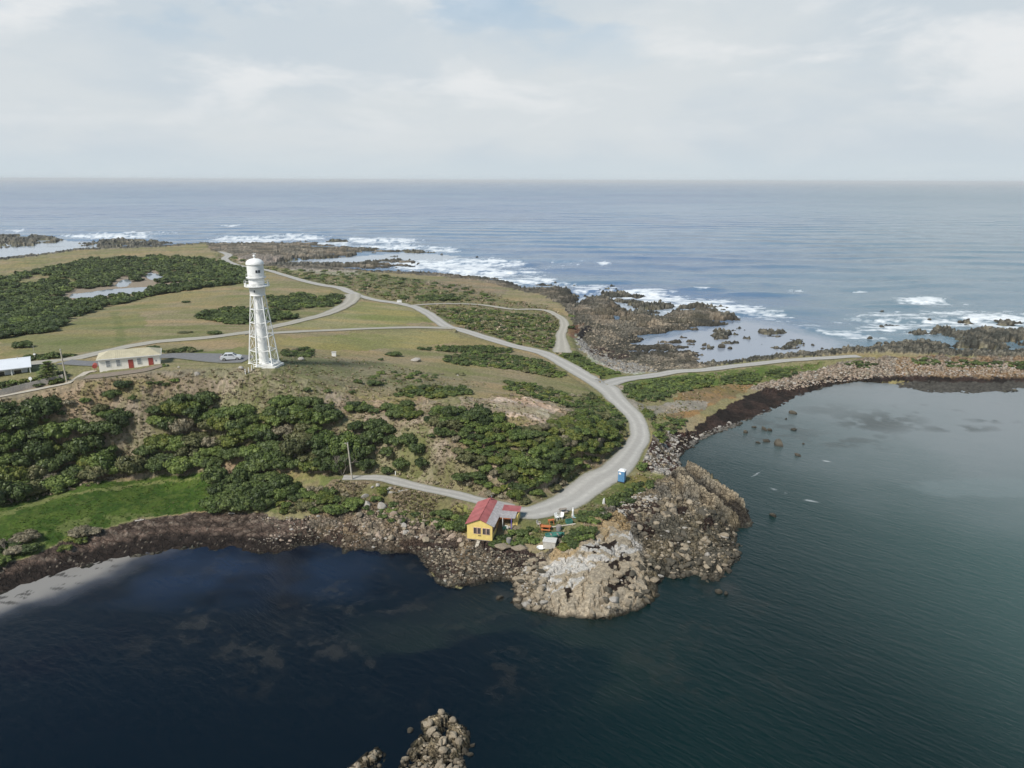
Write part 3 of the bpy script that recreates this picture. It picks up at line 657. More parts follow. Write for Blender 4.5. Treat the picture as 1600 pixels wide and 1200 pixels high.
# ------------------------------------------------------------------ sea
azs = np.radians(np.concatenate([np.arange(-180, -50, 2.5), np.arange(-50, 50, .12), np.arange(50, 180, 2.5)]))
dl = [2.0, 10, 20, 30, 40, 48]
while dl[-1] < 30000:
    d = dl[-1]; dl.append(d + max(0.32, d * d / (CAM_H * 711) * .75))
sd_ = np.array(dl); SA, SDD = np.meshgrid(azs, sd_); SX = SDD * np.sin(SA); SY = SDD * np.cos(SA)
fz = (np.abs(SA) < R(50)) & (SDD > 48)
SPX = np.full(SX.shape, -9999.); SPY = SPX.copy()
a_, b_ = to_px(SX[fz], SY[fz], np.zeros(fz.sum())); SPX[fz] = a_; SPY[fz] = b_
bay = (SPY > 596) | ((SPX < 1000) & (SPY > 700)) | (~fz & (np.abs(SDD) < 200))
sn = lambda a, b, s, o=4: fbm(SX / a, SY / b, s, o)
n1 = sn(60, 60, 201); n2 = sn(12, 9, 202); n3 = sn(3, 3, 203, 3); n4 = fbm(SX / 330 + n1 * 1.5 + sn(900, 300, 207) * 2, SY / 190 + n1, 204, 5); sp5 = sn(25, 8, 205)
def ssolid(c): return np.broadcast_to(c3(*c), SX.shape + (3,)).copy()
body = lerp(ssolid((.068, .135, .25)), ssolid((.105, .185, .285)), sstep(n4, .35, .65))
body = lerp(body, ssolid((.115, .19, .225)), (sstep(SPX, 1000, 1500) * .8))
near_sh = sstep(SPY, 395, 470) * (~bay); body = lerp(body, ssolid((.12, .185, .225)), near_sh * .55 * sstep(n1 + (n2 - .5) * .6, .35, .6))
# bay: deep blue on the left, teal on the right, pale flats plus painted grey sky reflection at the top right
bb = lerp(ssolid((.0001, .0012, .0056)), ssolid((.0007, .0038, .0080)), sstep(n1 + (n2 - .5) * .5, .4, .6))
bb = lerp(bb, ssolid((.0018, .0125, .0120)), sstep(SPX + (n1 - .5) * 300, 700, 1150))
bb = lerp(bb, ssolid((.058, .115, .105)), sstep(SPX - (SPY - 900) * 1.1, 1080, 1900) * .8)
bb = lerp(bb, ssolid((.165, .185, .19)), sstep(SPX * .35 - SPY + (n1 - .5) * 120 + (n2 - .5) * 40, -330, -110))
blue = inpoly(SPX, SPY, [(60,960),(150,890),(300,850),(520,842),(640,870),(700,930),(560,960),(380,950),(160,980)])
bm = np.zeros(SX.shape); bm[blue] = 1
el = lambda cx_, cy_, rx, ry: np.clip(1 - ((SPX - cx_) / rx) ** 2 - ((SPY - cy_) / ry) ** 2, 0, 1)
bb = lerp(bb, ssolid((.012, .026, .062)), el(330, 890, 360, 75) * .8 * sstep(n2, .25, .6) * .75)  # reflection of blue sky near the shore, put into the water colour
fp_ = sstep(fbm(SX / 6, SY / 5, 231, 5, .62), .42, .68) * sstep(sn(1.4, 1.1, 233, 3), .38, .66)
bb = lerp(bb, ssolid((.040, .036, .030)), np.maximum(el(620, 960, 520, 150), el(1050, 1000, 330, 120) * .6) ** .5 * fp_ * .34)
bb = lerp(bb, ssolid((.020, .030, .022)), el(800, 1020, 300, 120) * sstep(sn(18, 10, 234), .45, .62) * .5)
for (x_, y_, rx, ry, s_) in [(440,985,230,95,.55),(520,930,120,50,.5),(600,1000,130,60,.4),(760,930,70,30,.8),(1100,860,110,60,.35),(250,960,140,40,.4),(1000,980,100,30,.35),(1130,920,40,12,.9),(1090,935,20,8,.7),(620,1120,60,30,.4)]:
    bb = lerp(bb, ssolid((.034, .034, .032)), el(x_, y_, rx, ry) * s_ * .45 * sstep(n2 * .35 + n3 * .4 + fp_ * .25, .36, .66))
for (x_, y_, rx, ry, s_) in [(1370,660,90,22,.9),(1560,655,60,8,.8),(1500,670,80,7,.8),(1330,690,90,20,.6),(1200,670,90,30,.7),(1290,640,60,12,.4),(1450,640,90,12,.4)]:
    bb = lerp(bb, ssolid((.035, .045, .04)), el(x_, y_, rx, ry) * s_ * sstep(n2 * .5 + n3 * .5, .44, .58))
bb = lerp(bb, ssolid((.13, .17, .17)), sstep(el(1540, 762, 150, 17) ** .5 * 1.3 + (n3 - .5) * .9 + (n2 - .5) * .8, .35, 1.1) * (el(1540, 762, 150, 17) > 0) * .45)
yo = np.interp(SPX, [-900,-300,0,60,110,150,195,240], [1130,1015,948,926,905,890,870,845]); shm = (1 - sstep(SPY + (n2 - .5) * 22 + (n3 - .5) * 12, yo - 6, yo + 16)) * (SPX < 260) * (SPX > -2000) * (SPY > 700)
yo2 = np.interp(SPX, [-900,-300,0,60,120,195,260,330], [1150,1040,964,942,918,886,866,835]); shm2 = (1 - sstep(SPY + (n2 - .5) * 30 + (n3 - .5) * 16, yo2 - 10, yo2 + 18)) * (SPX < 340) * (SPX > -2000) * (SPY > 700)
bb = lerp(bb, ssolid((.10, .105, .125)), shm2 * .45); bb = lerp(bb, ssolid((.24, .225, .205)), shm * .92)
bb = lerp(bb, ssolid((.03, .025, .02)), shm * sstep(fbm(SX / 2.2, SY / .7, 241, 4), .64, .70) * .8)
shal = shm > .5
def softpoly(poly, r=8):
    a = np.zeros(SX.shape)
    for i in range(6): a += inpoly(SPX + math.cos(i * 1.047) * r * 2 + (n2 - .5) * r * 4, SPY + math.sin(i * 1.047) * r * .7 + (n3 - .5) * r, poly)
    return a / 6
body = np.where(bay[..., None], bb, body)
lag = inpoly(SPX, SPY, [(975,555),(1000,530),(1060,520),(1110,510),(1165,495),(1205,500),(1320,530),(1345,545),(1310,560),(1180,568),(1090,578)]); 
lagm = softpoly([(975,555),(1000,530),(1060,520),(1110,510),(1165,499),(1205,505),(1290,528),(1335,545),(1310,560),(1180,570),(1090,580)]) * (SPY < 590)
body = lerp(body, ssolid((.27, .295, .345)), lagm * .85)  # calm lagoon: its pale sky reflection is painted into the water colour
lag2 = inpoly(SPX, SPY, [(400,412),(500,404),(640,395),(720,400),(690,410),(560,418),(420,420)]) | inpoly(SPX, SPY, [(900,484),(900,470),(920,460),(1040,495),(1010,500)]) | inpoly(SPX, SPY, [(-300,375),(60,372),(125,378),(170,388),(125,395),(0,412),(-300,430)]) | inpoly(SPX, SPY, [(945,465),(1060,478),(1040,500),(1000,498)])
body[lag2] = c3(.30, .35, .41)
# foam
FO = [(25,360,16,2.5,.9),(165,369,80,5,1),(225,364,50,3,.7),(365,352,20,2,.8),(385,375,70,7,1),(455,371,60,6,.9),(520,381,40,4,.7),(600,377,70,6,.9),(600,386,70,5,.9),(570,373,35,2,1),(690,392,30,4,1),(660,388,50,5,.7),(740,410,70,8,1),(800,413,25,5,.8),(680,415,75,10,1),
      (760,428,60,10,1),(730,420,60,9,1),(800,440,30,6,.8),(842,438,30,8,.8),(880,446,30,6,.6),(940,411,18,3,.8),(930,452,40,8,.8),(1000,462,60,11,1),(1040,470,60,9,1),(1100,476,60,10,1),(1140,484,55,10,1),(1095,451,14,3,1),(1190,495,50,11,.7),(1060,490,30,6,.5),
      (1435,470,44,6,1),(1470,474,30,3,.7),(1345,455,12,2,.9),(1500,474,20,3,.7),(1400,505,60,9,.75),(1380,515,50,7,.7),(1550,497,60,9,.9),(1480,505,60,7,.7),(1620,497,60,9,.9),(1440,490,60,5,.4),(1260,510,40,6,.5),(1250,455,25,6,.4),(1330,500,40,6,.5),(1565,505,50,9,.8),(1400,495,90,7,.6),(1500,490,90,6,.55),(1320,520,50,5,.5),(1200,505,40,7,.6),(1130,497,50,6,.5),(1440,520,60,6,.6),(1360,528,40,5,.5),(870,412,40,8,.3),(820,425,40,8,.5)]
foam = np.zeros(SX.shape); fsp = fbm(SX / 7 + n2 * 2, SY / 3.2, 210, 5); ffine = fbm(SX / 2.4, SY / 1.8, 211, 3)
for x_, y_, rx, ry, s_ in FO: foam = np.maximum(foam, np.clip(1.35 - ((SPX - x_) / rx) ** 2 - ((SPY - y_) / ry) ** 2, 0, 1) * s_)
foam = sstep(foam * 1.05 + (fsp - .5) * 1.9 + (ffine - .5) * .9, .42, 1.12) * (foam > .02)
foam[bay | lag] = 0
caps = np.zeros(SX.shape, bool) & (~bay) & (~lag) & (SPY < 430) & (SPY > 330) & (fbm(SX / 14, SY / 5, 212, 4) > .775); foam[caps] = np.maximum(foam[caps], .7)
for x_, y_, rx, ry, an in [(1222,770,22,1.6,.3),(1262,782,24,1.2,.25),(1180,742,10,1,-.6),(1290,720,10,.8,.2)]:
    u_ = (SPX - x_) * math.cos(an) + (SPY - y_) * math.sin(an); v_ = -(SPX - x_) * math.sin(an) + (SPY - y_) * math.cos(an) + (n2 - .5) * 8
    foam = np.maximum(foam, np.clip(1 - (u_ / rx) ** 2 - (v_ / ry) ** 2, 0, 1) * sstep(ffine, .4, .6) * .6)
# swell: long crests parallel to the horizon, real height
ph = (SY + SX * .10 + (n1 - .5) * 50) / 46 * 2 * math.pi; ph2 = (SY - SX * .16 + (n1 - .5) * 36) / 21 * 2 * math.pi
hw = (.42 * (np.sin(ph) + .35 * np.sin(2 * ph + .6)) * (.35 + 1.0 * sn(160, 70, 221)) + .16 * np.sin(ph2) + (n2 - .5) * .8) * (~bay) * (~lag) * (~lag2)
hw *= sstep(SDD, 200, 320) * (1 - sstep(SDD, 2500, 5000))
for x_, y_, rx, ry, h_ in [(1400,478,60,3.5,1.3),(1095,452,45,2.5,1.1),(600,376,60,1.6,1.6),(730,379,60,1.5,1.0),(1430,440,40,2,.7),(1150,420,70,2.5,.6),(820,413,30,2,1)]:
    hw += np.clip(1 - ((SPX - x_) / rx) ** 2 - ((SPY - y_) / ry) ** 2, 0, 1) * h_
nr, ncol = SX.shape; ring = np.arange(nr * ncol).reshape(nr, ncol); nxt = np.roll(ring, -1, 1)
F4 = np.stack([ring[:-1].ravel(), nxt[:-1].ravel(), nxt[1:].ravel(), ring[1:].ravel()], -1)
me = np_mesh('sea', np.stack([SX.ravel(), SY.ravel(), hw.ravel()], -1), F4, True)
attr_c(me, 'body', body.reshape(-1, 3)); attr_f(me, 'foam', foam.ravel())
rip = np.where(bay, 1.0, 1.0); rip = np.where(lag2 | shal, .12, rip); rip = rip * (1 - .85 * lagm); rip = np.where(bay, rip * .95 * (.7 + .3 * sstep(SPX, 600, 1200)) * (1 - .6 * sstep(SPX * .35 - SPY, -330, -130)) * (1 - .55 * (bm > 0)), rip)
attr_f(me, 'rip', rip.ravel())
M_sea = MT('sea_water', .1, .40); M_sea.b.inputs['IOR'].default_value = 1.33
fo = M_sea.attr('foam'); rp = M_sea.attr('rip')
vo = M_sea.coord('Object', (1, 1, 1))
vd = M_sea.coord('Object', (.45, 1.5, 1), R(42))
w1 = M_sea.noise(.9, 6, .6, vd); w2 = M_sea.noise(.16, 5, .6, M_sea.coord('Object', (.4, 1.6, 1), R(36))); w3 = M_sea.noise(.035, 6, .62, M_sea.coord('Object', (.35, 1.8, 1), R(4)))
far_ = M_sea.n('ShaderNodeTexCoord').outputs['Object']
ln = M_sea.n('ShaderNodeVectorMath', operation='LENGTH'); M_sea.put(ln.inputs[0], far_)
fr_ = M_sea.map(ln.outputs['Value'], 150, 700)
wv_ = M_sea.n('ShaderNodeTexWave', wave_type='BANDS', bands_direction='Y', wave_profile='SIN'); M_sea.put(wv_.inputs['Vector'], M_sea.coord('Object', (1, 1, 1), R(-3)))
for k_, q_ in (('Scale', .0062), ('Distortion', 9.0), ('Detail', 3.0), ('Detail Scale', .55), ('Detail Roughness', .55)): wv_.inputs[k_].default_value = q_
wvh = M_sea.math('MULTIPLY', wv_.outputs['Fac'], M_sea.math('MULTIPLY', M_sea.map(M_sea.noise(.0045, 3, .5), .38, .62, .15, 1), fr_))
nr_ = M_sea.map(ln.outputs['Value'], 150, 400, .30, .9)
hh_ = M_sea.math('ADD', M_sea.math('ADD', M_sea.math('MULTIPLY', M_sea.noise(3.2, 3, .6, vd), .06), M_sea.math('MULTIPLY', w1, .34)), M_sea.math('ADD', M_sea.math('MULTIPLY', w2, nr_), M_sea.math('ADD', M_sea.math('MULTIPLY', wvh, 8.0), M_sea.math('MULTIPLY', M_sea.math('MULTIPLY', w3, fr_), 3.5))))
lace = M_sea.math('MULTIPLY', fo, M_sea.map(M_sea.noise(.45, 6, .7, M_sea.coord('Object', (.6, 1.2, 1))), .3, .62, .35, 1.15), True)
fo = lace
bc = M_sea.mix(fo, M_sea.attr('body', 'Color'), (.78, .80, .81)); M_sea.col(bc)
M_sea.put(M_sea.b.inputs['Roughness'], M_sea.math('MAXIMUM', M_sea.map(fo, 0, 1, .12, .9), M_sea.map(ln.outputs['Value'], 200, 3000, .1, .26)))
M_sea.bump(hh_, M_sea.math('MULTIPLY', rp, M_sea.map(ln.outputs['Value'], 900, 6000, 1.0, .22)), .42)
o = link('sea', me, M_sea.m); tag(o, kind='structure')
print('sea verts', nr * ncol)
M_pond = MT('pond_water', .08, .5).col((.20, .23, .27)); M_pond.bump(M_pond.noise(1.5, 3), .1, .05)
for poly, zp in PONDS:
    x, y = P([p[0] for p in poly], [p[1] for p in poly], zp); cx_, cy_ = x.mean(), y.mean()
    x = cx_ + (x - cx_) * 1.04; y = cy_ + (y - cy_) * 1.1
    bm_ = bmesh.new(); vs_ = [bm_.verts.new((a, b, zp)) for a, b in zip(x, y)]; bm_.faces.new(vs_); bmesh.ops.triangulate(bm_, faces=bm_.faces[:])
    me = bpy.data.meshes.new('pond'); bm_.to_mesh(me); bm_.free(); tag(link('pond', me, M_pond.m), kind='structure')
# ------------------------------------------------------------------ mesh builders
def frame_to(a, b):
    a = Vector(a); b = Vector(b); return a, (b - a).length, (b - a).to_track_quat('Z', 'Y').to_matrix()
class MB:
    def __init__(s): s.v = []; s.f = []
    def add(s, v, f):
        o = len(s.v); s.v += [tuple(p) for p in v]; s.f += [tuple(i + o for i in q) for q in f]; return s
    def box(s, x0, x1, y0, y1, z0, z1, M=None):
        v = [(x, y, z) for z in (z0, z1) for x, y in ((x0, y0), (x1, y0), (x1, y1), (x0, y1))]
        if M is not None: v = [M @ Vector(p) for p in v]
        return s.add(v, [(3, 2, 1, 0), (4, 5, 6, 7), (0, 1, 5, 4), (1, 2, 6, 5), (2, 3, 7, 6), (3, 0, 4, 7)])
    def tube(s, a, b, r0, r1=None, n=8, caps=True):
        r1 = r0 if r1 is None else r1; o, l, m = frame_to(a, b); v = []
        for z, r in ((0, r0), (l, r1)):
            for i in range(n):
                t = 2 * math.pi * i / n; v.append(o + m @ Vector((r * math.cos(t), r * math.sin(t), z)))
        f = [(i, (i + 1) % n, n + (i + 1) % n, n + i) for i in range(n)]
        if caps: f += [tuple(range(n - 1, -1, -1)), tuple(range(n, 2 * n))]
        return s.add(v, f)
    def lathe(s, prof, n=24, c=(0, 0, 0)):
        v = []; k = len(prof)
        for r, z in prof:
            for i in range(n):
                t = 2 * math.pi * i / n; v.append((c[0] + r * math.cos(t), c[1] + r * math.sin(t), c[2] + z))
        f = [(j * n + i, j * n + (i + 1) % n, (j + 1) * n + (i + 1) % n, (j + 1) * n + i) for j in range(k - 1) for i in range(n)]
        f += [tuple(range(n - 1, -1, -1)), tuple((k - 1) * n + i for i in range(n))]
        return s.add(v, f)
    def prism(s, poly, a, b, axis='y', M=None):
        """poly in the plane across the axis, extruded from a to b"""
        def q(p, t): return {'y': (p[0], t, p[1]), 'x': (t, p[0], p[1]), 'z': (p[0], p[1], t)}[axis]
        n = len(poly); v = [q(p, a) for p in poly] + [q(p, b) for p in poly]
        if M is not None: v = [M @ Vector(p) for p in v]
        return s.add(v, [tuple(range(n)), tuple(range(2 * n - 1, n - 1, -1))] + [(i, n + i, n + (i + 1) % n, (i + 1) % n) for i in range(n)])
    def ball(s, c, r, n=10, sq=(1, 1, 1)):
        prof = [(max(.001, math.sin(math.pi * i / n)), -math.cos(math.pi * i / n)) for i in range(n + 1)]; b = MB().lathe(prof, n * 2)
        return s.add([(c[0] + p[0] * r * sq[0], c[1] + p[1] * r * sq[1], c[2] + p[2] * r * sq[2]) for p in b.v], b.f)
    def build(s, name, mat, parent=None, smooth=False, bevel=0.0):
        me = bpy.data.meshes.new(name); me.from_pydata(s.v, [], s.f); bm = bmesh.new(); bm.from_mesh(me)
        bmesh.ops.recalc_face_normals(bm, faces=bm.faces[:])
        if bevel: bmesh.ops.bevel(bm, geom=[e for e in bm.edges if e.is_manifold and e.calc_face_angle() > .6], offset=bevel, segments=2, affect='EDGES', clamp_overlap=True)
        bm.to_mesh(me); bm.free()
        if smooth:
            me.polygons.foreach_set('use_smooth', [True] * len(me.polygons))
            try: me.set_sharp_from_angle(angle=R(40))
            except Exception: pass
        return link(name, me, mat, parent)
def empty(name, loc, rz=0.0, **k):
    o = bpy.data.objects.new(name, None); COL.objects.link(o); o.location = loc; o.rotation_euler = (0, 0, rz); o.empty_display_size = .3
    return tag(o, **k)
def at(px, py): 
    x, y, z = ground([px], [py]); return np.array([x[0], y[0], float(zat(x, y)[0])])

# ------------------------------------------------------------------ vegetation
def ellip(n, cols, rng_, flat=1.0):
    pass
def crown_mesh(name, seed, lobes, leaves, leaf, hh, mat, spread=.72, rows=5, segs=8):
    """many leaf sprays round a group of uneven lobes; radius 1, height hh"""
    r = np.random.default_rng(seed); V = []; F = []; T = []; nv = 0
    cs = []
    for i in range(lobes):
        for _ in range(30):
            a = r.random() * 6.283; q = math.sqrt(r.random()) * spread; z = r.random() ** .6
            c = np.array([q * math.cos(a), q * math.sin(a), hh * (.30 + .62 * z * (1 - .55 * q * q) )])
            if all(np.linalg.norm(c - o[0]) > (.26 if lobes < 20 else .22) for o in cs): break
        cs.append((c, r.uniform(.24, .40) * (1.0 if lobes < 20 else .86), r.random()))
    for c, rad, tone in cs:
        # inner shell of the lobe, its shade put into a darker tone
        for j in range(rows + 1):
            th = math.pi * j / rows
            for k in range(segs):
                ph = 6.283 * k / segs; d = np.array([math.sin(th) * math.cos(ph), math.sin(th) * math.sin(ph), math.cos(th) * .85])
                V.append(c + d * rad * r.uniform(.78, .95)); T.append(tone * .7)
        for j in range(rows):
            for k in range(segs):
                F.append((nv + j * segs + k, nv + j * segs + (k + 1) % segs, nv + (j + 1) * segs + (k + 1) % segs, nv + (j + 1) * segs + k))
        nv += (rows + 1) * segs
        d = r.normal(size=(leaves, 3)); d[:, 2] = np.abs(d[:, 2]) * .9 - .25; d /= np.linalg.norm(d, axis=1)[:, None]
        p = c + d * np.array([1, 1, .9]) * rad * r.uniform(.82, 1.14, (leaves, 1))
        nrm = d + r.normal(size=d.shape) * .45; nrm /= np.linalg.norm(nrm, axis=1)[:, None]
        t1 = np.cross(nrm, r.normal(size=d.shape)); t1 /= np.linalg.norm(t1, axis=1)[:, None]; t2 = np.cross(nrm, t1)
        s_ = leaf * r.uniform(.6, 1.35, (leaves, 1)); s2 = s_ * r.uniform(.45, .9, (leaves, 1))
        qv = np.stack([p - t1 * s_, p - t2 * s2, p + t1 * s_, p + t2 * s2], 1).reshape(-1, 3)
        V += list(qv); T += list(np.repeat(tone + r.normal(size=leaves) * .22, 4))
        F += [tuple(nv + 4 * i + k for k in range(4)) for i in range(leaves)]; nv += 4 * leaves
    V = np.array(V); V[:, 2] = np.maximum(V[:, 2], -.15)
    if mat is None: return V, np.array(F), np.array(T)
    me = np_mesh(name, V, F); attr_f(me, 'tone', T); me.materials.append(mat); return me
def leafmat(name, dark, mid, light, gloss=.5):
    m = MT(name, gloss, .22); oi = m.n('ShaderNodeObjectInfo').outputs['Random']; pr = m.attr('plant')
    rnd = m.math('FRACT', m.math('ADD', oi, pr)); t = m.attr('tone')
    f = m.math('ADD', m.math('MULTIPLY', t, .6), m.math('MULTIPLY', rnd, .4))
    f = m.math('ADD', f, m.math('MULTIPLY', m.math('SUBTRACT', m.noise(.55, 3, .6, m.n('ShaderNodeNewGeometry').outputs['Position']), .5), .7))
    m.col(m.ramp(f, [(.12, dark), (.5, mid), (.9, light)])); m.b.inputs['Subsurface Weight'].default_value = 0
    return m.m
LEAF = [leafmat('dark_foliage', (.033, .049, .017), (.066, .092, .029), (.122, .155, .047)),
        leafmat('green_foliage', (.050, .076, .021), (.100, .138, .035), (.165, .205, .055)),
        leafmat('yellowish_foliage', (.055, .078, .018), (.105, .128, .028), (.175, .180, .045)),
        leafmat('dry_grey_foliage', (.12, .105, .065), (.195, .17, .11), (.29, .255, .175)),
        leafmat('olive_foliage', (.060, .066, .027), (.108, .112, .046), (.172, .162, .078))]
BARK = painted('pale_bark', (.22, .19, .16), .9, .3, 6, .1)
SP_WORD = ['dark green', 'mid green', 'yellow-green', 'dry grey-brown', 'olive green']
NV = 4
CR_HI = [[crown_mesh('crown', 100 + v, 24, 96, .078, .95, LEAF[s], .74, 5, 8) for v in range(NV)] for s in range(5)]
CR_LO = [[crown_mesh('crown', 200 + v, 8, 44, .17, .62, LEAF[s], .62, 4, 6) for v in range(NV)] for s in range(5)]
RAW_HI = [crown_mesh('c', 300 + v, 9, 46, .15, .80, None, .66, 4, 6) for v in range(6)]
RAW_LO = [crown_mesh('c', 400 + v, 6, 26, .22, .62, None, .6, 3, 6) for v in range(6)]
def trunk_mesh(seed):
    r = random.Random(seed); b = MB(); 
    for i in range(3):
        a = i * 2.1 + r.random(); p = Vector((.05 * math.cos(a), .05 * math.sin(a), -.2)); q = Vector((.28 * math.cos(a), .28 * math.sin(a), .42)); b.tube(p, q, .055, .035, 6)
        for k in range(2):
            a2 = a + r.uniform(-.8, .8); e = Vector((.62 * math.cos(a2), .62 * math.sin(a2), .7 + .12 * k)); b.tube(q, e, .033, .014, 5)
    me = bpy.data.meshes.new('trunk'); me.from_pydata(b.v, [], b.f); me.materials.append(BARK); return me
TRUNKS = [trunk_mesh(i) for i in range(3)]

PINE_EX = [[(20,441),(60,428),(88,432),(62,446),(30,446)], [(75,468),(110,455),(172,447),(190,432),(207,434),(212,441),(222,438),(222,428),(245,424),(262,430),(256,438),(240,443),(300,441),(390,433),(390,437),(300,445),(240,453),(235,460),(150,469),(110,473)],
           [(0,425),(60,420),(130,410),(120,404),(0,412)]]
